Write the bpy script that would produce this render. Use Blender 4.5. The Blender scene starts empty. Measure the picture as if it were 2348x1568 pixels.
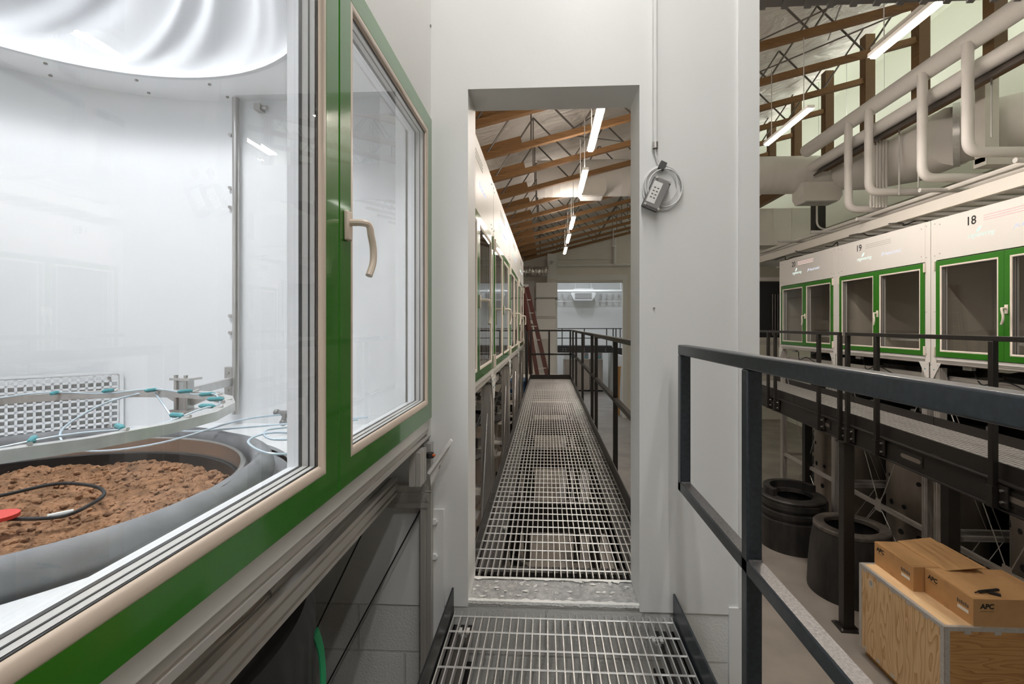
import bpy, bmesh, math, random
from mathutils import Vector, Matrix, noise
random.seed(4)
SC = bpy.context.scene
COL = SC.collection
pi = math.pi
# ------------------------------------------------------------------ camera, world, exposure
cam_data = bpy.data.cameras.new('camera')
cam = bpy.data.objects.new('camera', cam_data)
COL.objects.link(cam)
CAM_Z = 3.23
cam.location = (0, 0, CAM_Z)
cam.rotation_euler = (pi/2, 0, math.atan(58/1110))
cam_data.sensor_width = 36.0
cam_data.lens = 36.0*1110/2348
cam_data.shift_x = -21/2348
cam_data.shift_y = -38/2348
cam_data.clip_start = 0.02
cam_data.clip_end = 200
SC.camera = cam
SC.view_settings.view_transform = 'Standard'
SC.view_settings.look = 'None'
SC.view_settings.exposure = 0.0
SC.view_settings.gamma = 1.0
SC.view_settings.use_curve_mapping = False
SC.cycles.transparent_max_bounces = 40
SC.cycles.max_bounces = 14
SC.cycles.diffuse_bounces = 6
W = bpy.data.worlds.new('world')
SC.world = W
W.use_nodes = True
W.node_tree.nodes['Background'].inputs[0].default_value = (1, .95, .88, 1)
W.node_tree.nodes['Background'].inputs[1].default_value = 0.25
# strengths of the lamps, those of the place and the added ones
L_NEAR, L_FAR, L_DOME, L_BAY_FILL = 114.0, 215.0, 31.0, 60.0
L_LEFT, L_ROOM = 80.0, 225.0
WARM = (1.0, .89, .79)
NEUT = (1.0, .985, .96)
COOL = (.97, .985, 1.0)

# ------------------------------------------------------------------ materials
def mat(name, col, rough=.5, metal=0.0, var=0.0, vscale=8.0, stretch=(1, 1, 1), bump=0.0, bscale=60.0, spec=.5, coat=0.0, col2=None):
    m = bpy.data.materials.new(name); m.use_nodes = True
    nt = m.node_tree; b = nt.nodes['Principled BSDF']
    b.inputs['Base Color'].default_value = (*col, 1)
    b.inputs['Roughness'].default_value = rough
    b.inputs['Metallic'].default_value = metal
    b.inputs['Specular IOR Level'].default_value = spec
    b.inputs['Coat Weight'].default_value = coat
    b.inputs['Coat Roughness'].default_value = .06
    if var or bump or col2:
        tc = nt.nodes.new('ShaderNodeTexCoord'); mp = nt.nodes.new('ShaderNodeMapping')
        mp.inputs['Scale'].default_value = stretch
        nt.links.new(tc.outputs['Object'], mp.inputs['Vector'])
    if var or col2:
        n = nt.nodes.new('ShaderNodeTexNoise'); n.inputs['Scale'].default_value = vscale; n.inputs['Detail'].default_value = 6
        nt.links.new(mp.outputs[0], n.inputs['Vector'])
        r = nt.nodes.new('ShaderNodeValToRGB')
        c2 = col2 or tuple(c*(1-var) for c in col)
        r.color_ramp.elements[0].position = .35; r.color_ramp.elements[1].position = .65
        r.color_ramp.elements[0].color = (*c2, 1); r.color_ramp.elements[1].color = (*col, 1)
        nt.links.new(n.outputs['Fac'], r.inputs[0]); nt.links.new(r.outputs[0], b.inputs['Base Color'])
    if bump:
        n2 = nt.nodes.new('ShaderNodeTexNoise'); n2.inputs['Scale'].default_value = bscale; n2.inputs['Detail'].default_value = 4
        nt.links.new(mp.outputs[0], n2.inputs['Vector'])
        bp = nt.nodes.new('ShaderNodeBump'); bp.inputs['Strength'].default_value = bump; bp.inputs['Distance'].default_value = .02
        nt.links.new(n2.outputs['Fac'], bp.inputs['Height']); nt.links.new(bp.outputs[0], b.inputs['Normal'])
    return m

def emit(name, col, s):
    m = bpy.data.materials.new(name); m.use_nodes = True
    nt = m.node_tree; nt.nodes.clear()
    e = nt.nodes.new('ShaderNodeEmission'); e.inputs[0].default_value = (*col, 1); e.inputs[1].default_value = s
    o = nt.nodes.new('ShaderNodeOutputMaterial'); nt.links.new(e.outputs[0], o.inputs[0])
    return m

def glass(name, tint=(.985, .988, .988), f0=.055):
    """thin architectural glass: clear transmission with a Schlick mirror reflection on front faces"""
    m = bpy.data.materials.new(name); m.use_nodes = True
    nt = m.node_tree; nt.nodes.clear(); N = nt.nodes.new; K = nt.links.new
    t = N('ShaderNodeBsdfTransparent'); t.inputs[0].default_value = (*tint, 1)
    g = N('ShaderNodeBsdfGlossy'); g.inputs['Roughness'].default_value = 0.0
    lw = N('ShaderNodeLayerWeight'); lw.inputs[0].default_value = .5
    p = N('ShaderNodeMath'); p.operation = 'POWER'; p.inputs[1].default_value = 5.0
    K(lw.outputs['Facing'], p.inputs[0])
    a = N('ShaderNodeMath'); a.operation = 'MULTIPLY_ADD'; a.inputs[1].default_value = 1-f0; a.inputs[2].default_value = f0
    K(p.outputs[0], a.inputs[0])
    ge = N('ShaderNodeNewGeometry')
    s = N('ShaderNodeMath'); s.operation = 'SUBTRACT'; s.inputs[0].default_value = 1.0; K(ge.outputs['Backfacing'], s.inputs[1])
    mu = N('ShaderNodeMath'); mu.operation = 'MULTIPLY'; K(a.outputs[0], mu.inputs[0]); K(s.outputs[0], mu.inputs[1])
    mx = N('ShaderNodeMixShader'); K(mu.outputs[0], mx.inputs[0]); K(t.outputs[0], mx.inputs[1]); K(g.outputs[0], mx.inputs[2])
    o = N('ShaderNodeOutputMaterial'); K(mx.outputs[0], o.inputs[0])
    return m

def brick_mat(name, col, mortar, bw, bh, ms=.008, bump=.5):
    m = mat(name, col, .5, bump=bump, bscale=130)
    nt = m.node_tree; b = nt.nodes['Principled BSDF']; N = nt.nodes.new; K = nt.links.new
    tc = N('ShaderNodeTexCoord'); sx = N('ShaderNodeSeparateXYZ'); cx = N('ShaderNodeCombineXYZ')
    K(tc.outputs['Object'], sx.inputs[0]); K(sx.outputs['X'], cx.inputs['X']); K(sx.outputs['Z'], cx.inputs['Y'])
    br = N('ShaderNodeTexBrick'); br.inputs['Scale'].default_value = 1.0
    br.inputs['Brick Width'].default_value = bw; br.inputs['Row Height'].default_value = bh
    br.inputs['Mortar Size'].default_value = ms; br.inputs['Mortar Smooth'].default_value = .3
    br.inputs['Color1'].default_value = (*col, 1); br.inputs['Color2'].default_value = (*col, 1); br.inputs['Mortar'].default_value = (*mortar, 1)
    K(cx.outputs[0], br.inputs['Vector']); K(br.outputs['Color'], b.inputs['Base Color'])
    old = [n for n in nt.nodes if n.type == 'BUMP'][0]
    bp = N('ShaderNodeBump'); bp.inputs['Strength'].default_value = .8; bp.inputs['Distance'].default_value = .006; bp.invert = True
    K(br.outputs['Fac'], bp.inputs['Height']); K(old.outputs[0], bp.inputs['Normal']); K(bp.outputs[0], b.inputs['Normal'])
    return m

def wood_mat(name, c1, c2, stretch, scale=6, rough=.6, dist=6.0):
    m = mat(name, c1, rough)
    nt = m.node_tree; b = nt.nodes['Principled BSDF']; N = nt.nodes.new; K = nt.links.new
    tc = N('ShaderNodeTexCoord'); mp = N('ShaderNodeMapping'); mp.inputs['Scale'].default_value = stretch
    K(tc.outputs['Object'], mp.inputs[0])
    n = N('ShaderNodeTexNoise'); n.inputs['Scale'].default_value = scale; n.inputs['Detail'].default_value = 5; n.inputs['Distortion'].default_value = dist*.1
    K(mp.outputs[0], n.inputs['Vector'])
    r = N('ShaderNodeValToRGB'); e = r.color_ramp.elements
    e[0].position = .3; e[0].color = (*c2, 1); e[1].position = .7; e[1].color = (*c1, 1)
    x = e.new(.5); x.color = (*[(a*.65+q*.35) for a, q in zip(c1, c2)], 1)
    x = e.new(.56); x.color = (*[(a*.35+q*.65) for a, q in zip(c1, c2)], 1)
    K(n.outputs['Fac'], r.inputs[0]); K(r.outputs[0], b.inputs['Base Color'])
    return m

def ply_mat(name, c1, c2, stretch):
    """rotary-cut veneer: contour bands of a stretched noise field"""
    m = mat(name, c1, .55)
    nt = m.node_tree; b = nt.nodes['Principled BSDF']; N = nt.nodes.new; K = nt.links.new
    tc = N('ShaderNodeTexCoord'); mp = N('ShaderNodeMapping'); mp.inputs['Scale'].default_value = stretch; K(tc.outputs['Object'], mp.inputs[0])
    n = N('ShaderNodeTexNoise'); n.inputs['Scale'].default_value = 1.5; n.inputs['Detail'].default_value = 2.5; K(mp.outputs[0], n.inputs['Vector'])
    a = N('ShaderNodeMath'); a.operation = 'MULTIPLY'; a.inputs[1].default_value = 14; K(n.outputs['Fac'], a.inputs[0])
    f = N('ShaderNodeMath'); f.operation = 'FRACT'; K(a.outputs[0], f.inputs[0])
    r = N('ShaderNodeValToRGB'); e = r.color_ramp.elements
    e[0].position = 0; e[0].color = (*c1, 1); e[1].position = .97; e[1].color = (*c2, 1)
    x = e.new(.55); x.color = (*[p*.8+q*.2 for p, q in zip(c1, c2)], 1); x = e.new(1.0); x.color = (*c1, 1)
    K(f.outputs[0], r.inputs[0]); K(r.outputs[0], b.inputs['Base Color'])
    return m

def foil_mat(name):
    m = mat(name, (.74, .70, .655), .38, .12)
    nt = m.node_tree; b = nt.nodes['Principled BSDF']; N = nt.nodes.new; K = nt.links.new
    tc = N('ShaderNodeTexCoord'); mp = N('ShaderNodeMapping'); mp.inputs['Scale'].default_value = (1, 2.2, 1); mp.inputs['Rotation'].default_value = (0, 0, .6)
    K(tc.outputs['Object'], mp.inputs[0])
    n = N('ShaderNodeTexNoise'); n.inputs['Scale'].default_value = 1.6; n.inputs['Detail'].default_value = 5; n.inputs['Distortion'].default_value = 1.5
    K(mp.outputs[0], n.inputs['Vector'])
    bp = N('ShaderNodeBump'); bp.inputs['Strength'].default_value = .9; bp.inputs['Distance'].default_value = .14
    K(n.outputs['Fac'], bp.inputs['Height']); K(bp.outputs[0], b.inputs['Normal'])
    return m

def soil_mat(name):
    m = mat(name, (.52, .28, .15), .95, var=.5, vscale=22, bump=.9, bscale=90)
    return m

M = dict(
    white=mat('white_paint', (.80, .80, .79), .45, var=.02, vscale=3, bump=.03, bscale=40),
    whitew=mat('warm_white_paint', (.76, .73, .68), .5, var=.03, vscale=3),
    reveal=mat('reveal_paint', (.74, .755, .76), .45),
    cmu=brick_mat('painted_block', (.72, .72, .70), (.62, .62, .60), .406, .203, .006, .22),
    concrete=mat('concrete_floor', (.33, .30, .27), .5, var=.25, vscale=1.6, bump=.05, bscale=30),
    sill=mat('bare_concrete', (.50, .50, .49), .9, var=.35, vscale=45, bump=.6, bscale=110),
    plaster=mat('white_flakes', (.82, .82, .80), .8, bump=.5, bscale=90),
    green=mat('green_gloss', (.026, .175, .009), .22, coat=.6),
    greendark=mat('green_gap', (.006, .05, .004), .4),
    cream=mat('cream_plastic', (.72, .60, .50), .35),
    creamw=mat('pale_cream_plastic', (.80, .73, .65), .35),
    chamber=mat('chamber_white', (.75, .735, .71), .32),
    liner=mat('liner_white', (.86, .87, .885), .22),
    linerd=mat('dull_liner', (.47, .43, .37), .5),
    alu=mat('aluminium', (.60, .575, .545), .38, .5),
    alud=mat('groove_dark', (.06, .055, .05), .5, .5),
    steel=mat('stainless', (.60, .58, .56), .30, .9, var=.12, vscale=6),
    tank=mat('stainless_tank', (.50, .45, .40), .38, .85, var=.2, vscale=4, stretch=(1, 1, .25)),
    galv=mat('galvanised', (.66, .655, .64), .36, .5, var=.12, vscale=30),
    black=mat('black_steel', (.013, .015, .018), .38, var=.3, vscale=40),
    blackw=mat('black_brown_steel', (.020, .017, .015), .42, var=.2, vscale=30),
    raildark=mat('rail_steel', (.042, .052, .064), .30, .2, var=.3, vscale=90),
    millscale=mat('raw_steel_top', (.20, .19, .19), .4, .6, var=.45, vscale=160),
    rubber=mat('grey_rubber', (.27, .275, .29), .7, var=.2, vscale=14, bump=.12, bscale=25),
    hose=mat('black_plastic', (.015, .015, .016), .45),
    drum=mat('black_poly', (.050, .045, .042), .5, var=.5, vscale=5, stretch=(1, 1, .3), col2=(.012, .012, .013)),
    drumrim=mat('dusty_black_poly', (.11, .095, .082), .6, var=.5, vscale=9),
    wood=wood_mat('fir_chord', (.29, .155, .058), (.17, .083, .028), (.5, 8, 8)),
    glulam=wood_mat('glulam', (.18, .098, .036), (.11, .055, .018), (8, .5, 8)),
    ply=ply_mat('plywood_face', (.80, .57, .32), (.55, .31, .13), (3, 3.2, .55)),
    ply_shade=ply_mat('plywood_shaded', (.60, .33, .125), (.40, .19, .065), (.5, 3, 3.6)),  # shade on the end panels put into the plywood colour; skids share it
    ply_lit=wood_mat('plywood_lit', (.90, .67, .40), (.72, .48, .25), (2.2, .35, 1), 4, dist=8),  # light falling on the lid put into a paler plywood colour
    card=mat('cardboard', (.56, .325, .14), .75, var=.06, vscale=10),
    card2=mat('cardboard_tape', (.47, .265, .11), .4),
    paper=mat('white_label', (.82, .82, .80), .6),
    ink=mat('black_ink', (.012, .012, .012), .6),
    inkg=mat('grey_ink', (.12, .10, .09), .7),
    duct=mat('duct_paint', (.74, .71, .675), .5, var=.04, vscale=3),
    pipe=mat('pipe_jacket', (.76, .735, .705), .5, bump=.1, bscale=20),
    foil=foil_mat('roof_foil'),
    bay=mat('bay_wall_paint', (.84, .86, .76), .6),
    web=mat('steel_web', (.13, .115, .10), .4, .5),
    cond=mat('dark_conduit', (.10, .085, .075), .45, .4),
    grey=mat('grey_paint', (.30, .29, .28), .5),
    lgrey=mat('light_grey_paint', (.55, .54, .52), .5),
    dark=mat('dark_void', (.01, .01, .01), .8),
    red=mat('red_fibreglass', (.062, .010, .006), .45),
    redd=mat('red_plastic', (.8, .07, .05), .4),
    blue=mat('blue_plastic', (.02, .09, .22), .5),
    teal=mat('teal_plastic', (.08, .34, .38), .4),
    tube=mat('clear_tube', (.62, .74, .84), .2),
    strap=mat('green_strap', (.02, .30, .12), .6),
    fabric=mat('white_fabric', (.62, .63, .65), .7, bump=.08, bscale=9),
    brass=mat('orange_plastic', (.55, .12, .02), .4),
    tan=mat('tan_wood', (.45, .24, .08), .6),
    soil=soil_mat('loose_soil'),
    tape=mat('grey_tape', (.07, .07, .07), .6),
    boxgrey=mat('grey_clear_plastic', (.26, .25, .25), .15, spec=.8),
    glass=glass('window_glass'),
    led_n=emit('near_led', NEUT, L_NEAR), led_f=emit('warm_led', WARM, L_FAR), led_l=emit('warm_led_left', WARM, L_LEFT), fill_b=emit('bay_fill', (.95, .97, .87), L_BAY_FILL),
    dome=emit('dome_lamp', COOL, L_DOME),
    led_r=emit('back_room_led', (.86, .93, 1.0), L_ROOM),
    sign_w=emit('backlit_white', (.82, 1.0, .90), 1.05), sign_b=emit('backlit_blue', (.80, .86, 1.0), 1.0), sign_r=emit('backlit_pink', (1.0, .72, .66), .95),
    ledoff=mat('lens_off', (.6, .58, .54), .3),
)

# ------------------------------------------------------------------ mesh builder
BASE = {}
class MB:
    def __init__(s): s.bm = bmesh.new()
    def face(s, pts):
        return s.bm.faces.new([s.bm.verts.new(p) for p in pts])
    def box(s, x0, x1, y0, y1, z0, z1):
        v = [s.bm.verts.new((x, y, z)) for x in (x0, x1) for y in (y0, y1) for z in (z0, z1)]
        for q in ((0, 1, 3, 2), (4, 6, 7, 5), (0, 4, 5, 1), (2, 3, 7, 6), (0, 2, 6, 4), (1, 5, 7, 3)):
            s.bm.faces.new([v[i] for i in q])
        return s
    def sweep(s, poly, p0, p1, up=(0, 0, 1), poly2=None):
        p0, p1 = Vector(p0), Vector(p1); d = (p1-p0).normalized(); up = Vector(up)
        if abs(d.dot(up)) > .99: up = Vector((0, 1, 0))
        r = d.cross(up).normalized(); u = r.cross(d)
        a = [s.bm.verts.new(p0+r*x+u*y) for x, y in poly]
        b = [s.bm.verts.new(p1+r*x+u*y) for x, y in (poly2 or poly)]
        n = len(poly)
        for i in range(n):
            s.bm.faces.new((a[i], a[(i+1) % n], b[(i+1) % n], b[i]))
        s.bm.faces.new(a[::-1]); s.bm.faces.new(b)
        return s
    def bar(s, p0, p1, w, h=None, up=(0, 0, 1)):
        h = h or w
        return s.sweep([(-w/2, -h/2), (w/2, -h/2), (w/2, h/2), (-w/2, h/2)], p0, p1, up)
    def extr(s, p0, p1, w, h=None, up=(0, 0, 1), slot=None):
        """slotted aluminium profile; a groove runs down the middle of each 45 mm of side"""
        h = h or w; g = .005; dp = .008; P = []
        def side(a, b):
            a = Vector(a); b = Vector(b); L = (b-a).length; d = (b-a)/L; nrm = Vector((-d.y, d.x))
            k = max(1, round(L/.045)); P.append(tuple(a))
            for i in range(k):
                c = a+d*(L*(i+.5)/k)
                for q in (c-d*g, c-d*g+nrm*dp, c+d*g+nrm*dp, c+d*g): P.append(tuple(q))
        c = [(-w/2, -h/2), (w/2, -h/2), (w/2, h/2), (-w/2, h/2)]
        for i in range(4): side(c[i], c[(i+1) % 4])
        return s.sweep(P, p0, p1, up)
    def tube(s, p0, p1, r, n=10, r2=None):
        c = [(r*math.cos(2*pi*i/n), r*math.sin(2*pi*i/n)) for i in range(n)]
        r2 = r if r2 is None else r2
        c2 = [(r2*math.cos(2*pi*i/n), r2*math.sin(2*pi*i/n)) for i in range(n)]
        return s.sweep(c, p0, p1, (0, 0, 1), c2)
    def path(s, pts, r, n=8, closed=False, cap=True, flat=1.0):
        pts = [Vector(p) for p in pts]; m = len(pts); rings = []; u = None
        for i, p in enumerate(pts):
            a = pts[(i-1) % m] if (closed or i > 0) else p
            b = pts[(i+1) % m] if (closed or i < m-1) else p
            d = (b-a).normalized()
            if u is None:
                u = Vector((0, 0, 1)) if abs(d.z) < .9 else Vector((1, 0, 0))
            u = (u-d*u.dot(d)).normalized(); w = d.cross(u)
            rr = r[i] if isinstance(r, (list, tuple)) else r
            rings.append([s.bm.verts.new(p+(u*math.cos(2*pi*k/n)*flat+w*math.sin(2*pi*k/n))*rr) for k in range(n)])
        for i in range(m if closed else m-1):
            A, B = rings[i], rings[(i+1) % m]
            for k in range(n):
                s.bm.faces.new((A[k], A[(k+1) % n], B[(k+1) % n], B[k]))
        if cap and not closed:
            s.bm.faces.new(rings[0][::-1]); s.bm.faces.new(rings[-1])
        return s
    def lathe(s, prof, c=(0, 0, 0), n=48, a0=0, a1=2*pi, closed_prof=False, fn=None):
        full = abs(a1-a0-2*pi) < 1e-6; m = n if full else n+1; R = []
        for i in range(m):
            a = a0+(a1-a0)*i/n
            row = []
            for r, z in prof:
                dr, dz = fn(a, r, z) if fn else (0, 0)
                row.append(s.bm.verts.new((c[0]+(r+dr)*math.cos(a), c[1]+(r+dr)*math.sin(a), c[2]+z+dz)))
            R.append(row)
        k = len(prof)
        for i in range(n):
            A, B = R[i], R[(i+1) % m]
            for j in range(k if closed_prof else k-1):
                s.bm.faces.new((A[j], B[j], B[(j+1) % k], A[(j+1) % k]))
        if closed_prof and not full:
            s.bm.faces.new(R[0]); s.bm.faces.new(R[-1][::-1])
        return s
    def ring(s, y0, y1, z0, z1, prof):
        """mitred rectangular frame in the YZ plane; prof = closed list of (inset, x)"""
        R = []
        for t, x in prof:
            R.append([s.bm.verts.new(p) for p in ((x, y0+t, z0+t), (x, y1-t, z0+t), (x, y1-t, z1-t), (x, y0+t, z1-t))])
        k = len(prof)
        for j in range(k):
            A, B = R[j], R[(j+1) % k]
            for i in range(4):
                s.bm.faces.new((A[i], A[(i+1) % 4], B[(i+1) % 4], B[i]))
        return s
    def prism(s, pts, d):
        a = [s.bm.verts.new(p) for p in pts]; b = [s.bm.verts.new(Vector(p)+Vector(d)) for p in pts]; n = len(pts)
        for i in range(n): s.bm.faces.new((a[i], a[(i+1) % n], b[(i+1) % n], b[i]))
        s.bm.faces.new(a[::-1]); s.bm.faces.new(b)
        return s
    def ball(s, c, r, u=12, v=8):
        bmesh.ops.create_uvsphere(s.bm, u_segments=u, v_segments=v, radius=r, matrix=Matrix.Translation(c)); return s
    def build(s, name, m, parent=None, bevel=0, label=None, smooth=True, fix=True):
        if fix: bmesh.ops.recalc_face_normals(s.bm, faces=s.bm.faces)
        if parent is not None:
            o = BASE.get(parent.name, Vector())
            bmesh.ops.translate(s.bm, verts=s.bm.verts, vec=-o)
        me = bpy.data.meshes.new(name); s.bm.to_mesh(me); s.bm.free()
        if smooth:
            me.polygons.foreach_set('use_smooth', [True]*len(me.polygons))
            if smooth != 'full': me.set_sharp_from_angle(angle=.55)
        me.materials.append(M[m] if isinstance(m, str) else m)
        ob = bpy.data.objects.new(name, me); COL.objects.link(ob)
        if parent is not None:
            ob.parent = parent; BASE[ob.name] = BASE.get(parent.name, Vector())
        if bevel:
            b = ob.modifiers.new('bevel', 'BEVEL'); b.width = bevel; b.segments = 2; b.limit_method = 'ANGLE'; b.angle_limit = .7
        if label: ob['label'] = label
        return ob

def tag(o, label, cat, group=None, kind=None):
    if label: o['label'] = label
    if cat: o['category'] = cat
    if group: o['group'] = group
    if kind: o['kind'] = kind
    return o
def thing(name, label, cat, loc=(0, 0, 0), group=None):
    o = bpy.data.objects.new(name, None); COL.objects.link(o); o.location = loc
    o.empty_display_size = .1
    BASE[o.name] = Vector(loc)
    return tag(o, label, cat, group)
def struct(o): o['kind'] = 'structure'; return o
def dup(root, loc, rz, label, group=None):
    r = root.copy(); COL.objects.link(r); r.location = loc; r.rotation_euler = (0, 0, rz); r['label'] = label
    if group: r['group'] = group
    def kids(src, dst):
        for ch in list(src.children):
            c = ch.copy(); COL.objects.link(c); c.parent = dst; kids(ch, c)
    kids(root, r)
    return r
def text(name, body, size, m, parent, mtx, shear=0, ext=.0006, bold=0.0, align='CENTER'):
    cu = bpy.data.curves.new(name, 'FONT'); cu.body = body; cu.size = size; cu.shear = shear; cu.extrude = ext; cu.offset = bold
    cu.align_x = align; cu.resolution_u = 3
    tmp = bpy.data.objects.new('tmp', cu); COL.objects.link(tmp)
    dg = bpy.context.evaluated_depsgraph_get()
    me = bpy.data.meshes.new_from_object(tmp.evaluated_get(dg))
    bpy.data.objects.remove(tmp); bpy.data.curves.remove(cu)
    me.transform(mtx)
    if parent is not None: me.transform(Matrix.Translation(-BASE.get(parent.name, Vector())))
    me.materials.clear(); me.materials.append(M[m])
    ob = bpy.data.objects.new(name, me); COL.objects.link(ob); ob.parent = parent
    return ob
def frame_mtx(o, right, up):
    r = Vector(right).normalized(); u = Vector(up).normalized(); n = r.cross(u)
    return Matrix(((r.x, u.x, n.x, o[0]), (r.y, u.y, n.y, o[1]), (r.z, u.z, n.z, o[2]), (0, 0, 0, 1)))
def arc(p0, p1, p2, n=8):
    p0, p1, p2 = Vector(p0), Vector(p1), Vector(p2)
    return [p0*(1-t)**2+p1*2*t*(1-t)+p2*t*t for t in [i/n for i in range(n+1)]]
def catmull(P, n=8, closed=False):
    P = [Vector(p) for p in P]; m = len(P); out = []
    for i in range(m if closed else m-1):
        g = lambda j: P[j % m] if closed else P[max(0, min(m-1, j))]
        a, b, c, d = g(i-1), g(i), g(i+1), g(i+2)
        for k in range(n):
            t = k/n
            out.append(.5*((2*b)+(c-a)*t+(2*a-5*b+4*c-d)*t*t+(3*b-a-3*c+d)*t**3))
    if not closed: out.append(P[-1])
    return out

ORD = ['first', 'second', 'third', 'fourth', 'fifth', 'sixth', 'seventh', 'eighth', 'ninth', 'tenth', 'eleventh', 'twelfth', 'thirteenth']
FZ = -0.55           # hall floor
DECK = 2.04          # walkway deck
WY0, WY1 = 2.05, 2.25  # dividing wall
FARY = 20.0
# ------------------------------------------------------------------ the setting
def sbox(name, m, *b):
    o = MB().box(*b).build(name, m, smooth=False); o['kind'] = 'structure'; return o
sbox('floor', 'concrete', -2.7, 9.5, -4, 30, FZ-.1, FZ)
sbox('wall_left', 'whitew', -2.8, -2.7, -4, 30, FZ, 9.6)
sbox('wall_right', 'bay', 9.5, 9.6, -4, 30, FZ, 9.6)
sbox('wall_back', 'whitew', -2.7, 9.5, -4.1, -4, FZ, 9.6)
mb = MB()
mb.box(-2.7, .45, FARY, FARY+.2, FZ, 9.6); mb.box(3.12, 9.5, FARY, FARY+.2, FZ, 9.6); mb.box(.45, 3.12, FARY, FARY+.2, 5.0, 9.6)
struct(mb.build('wall_far', 'whitew', smooth=False))
sbox('wall_end', 'white', -2.7, 9.5, 29.5, 29.7, FZ, 8)
# dividing wall: painted block below, white cladding above, doorway cut through
mb = MB(); mb.box(-2.7, .865, WY0, WY1, FZ, 2.054)
struct(mb.build('wall_center', 'cmu', smooth=False))
mb = MB()
mb.box(-2.7, -.333, WY0-.006, WY1+.006, 2.034, 8.6); mb.box(.388, .865, WY0-.006, WY1+.006, 2.034, 8.6); mb.box(-.333, .388, WY0-.006, WY1+.006, 4.234, 8.6)
mb.box(.865, 9.5, WY0, WY1, 4.76, 9.6)
struct(mb.build('wall_center.001', 'white', smooth=False))
sbox('trim_1', 'white', .79, .872, WY0-.018, WY0-.006, 2.07, 8.5)
sbox('trim_2', 'white', .752, .872, WY0-.014, WY0, FZ, 2.066)
# sill: rough bare concrete with a ragged painted edge
mb = MB(); nx, ny = 60, 18
g = [[mb.bm.verts.new((-.336+.727*i/nx, WY0-.004+.21*j/ny, 2.056+.004*noise.noise((i*.4, j*.4, 3))-(.006 if j in (0, ny) else 0))) for j in range(ny+1)] for i in range(nx+1)]
for i in range(nx):
    for j in range(ny): mb.bm.faces.new((g[i][j], g[i+1][j], g[i+1][j+1], g[i][j+1]))
struct(mb.build('sill', 'sill'))
mb = MB()
for side in (0, 1):
    n = 70
    for i in range(n):
        x0 = -.336+.727*i/n; x1 = x0+.727/n
        y = WY0-.006 if side == 0 else WY1-.006
        w0 = .016+.022*abs(noise.noise((i*.23, side*9, 1))); w1 = .016+.022*abs(noise.noise(((i+1)*.23, side*9, 1)))
        s = 1 if side == 0 else -1
        mb.face([(x0, y, 2.0615), (x1, y, 2.0615), (x1, y+s*w1, 2.0612), (x0, y+s*w0, 2.0612)])
        if side == 0: mb.face([(x0, y, 2.0615), (x1, y, 2.0615), (x1, y-.001, 2.049+.007*noise.noise((i*.4+.4, 2, 2))), (x0, y-.001, 2.049+.007*noise.noise((i*.4, 2, 2)))])
for k in range(70):
    cx, cy, r = -.31+.67*random.random(), WY0+.03+.15*random.random(), .0015+.009*random.random()**3
    mb.face([(cx+r*random.uniform(.5, 1.8)*math.cos(a), cy+r*random.uniform(.35, 1.0)*math.sin(a), 2.0618) for a in [2*pi*i/11 for i in range(11)]])
struct(mb.build('sill.001', 'plaster', fix=False))
# ribbed dark soffit strip of the header beside the wall
mb = MB(); mb.box(.872, 4.2, WY0-.02, WY1, 4.672, 4.76)
for i in range(34):
    x = .9+.1*i; mb.prism([(x, WY0-.02, 4.660), (x+.03, WY0-.02, 4.660), (x+.09, WY1, 4.660), (x+.06, WY1, 4.660)], (0, 0, .013))
struct(mb.build('trim_3', 'grey', smooth=False))
# ceilings
sbox('ceiling', 'whitew', -2.7, 9.5, -4, WY0, 8.6, 8.7)
zr = lambda x: 6.06+.25*x
mb = MB(); nx, ny = 40, 90
g = [[mb.bm.verts.new((-2.7+8.5*i/nx, WY1+(30-WY1)*j/ny, zr(-2.7+8.5*i/nx)+.98+.05*noise.noise((i*.5, j*.9, 0))-.07*abs(math.sin(pi*(WY1+(30-WY1)*j/ny-5.13)/1.2)))) for j in range(ny+1)] for i in range(nx+1)]
for i in range(nx):
    for j in range(ny): mb.bm.faces.new((g[i][j], g[i+1][j], g[i+1][j+1], g[i][j+1]))
struct(mb.build('ceiling.001', 'foil'))
sbox('ceiling.002', 'bay', 5.7, 9.5, WY1, 30, 9.5, 9.6)
tag(MB().box(5.53, 5.66, 2.3, 10.08, 6.34, 6.60).build('wooden_beam', 'glulam', smooth=False), 'long brown wooden beam under the thick white pipes at upper right', 'beam')
tag(MB().box(5.53, 5.66, 10.95, 16.0, 6.34, 6.60).build('wooden_beam', 'glulam', smooth=False), 'short run of brown wooden beam behind the large spiral duct', 'beam')
for k in range(-1, 7):
    tag(MB().box(5.50, 5.66, 6.33+1.2*k-.08, 6.33+1.2*k+.08, 6.6, 8.26).build('wooden_post', 'glulam', smooth=False), 'upright brown wooden post standing on the wooden beam, %s from the right' % ORD[k+1], 'post', 'wooden posts on the beam')
sbox('wall_right.001', 'bay', 7.9, 8.0, WY1, FARY, 6.0, 9.5)

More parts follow.
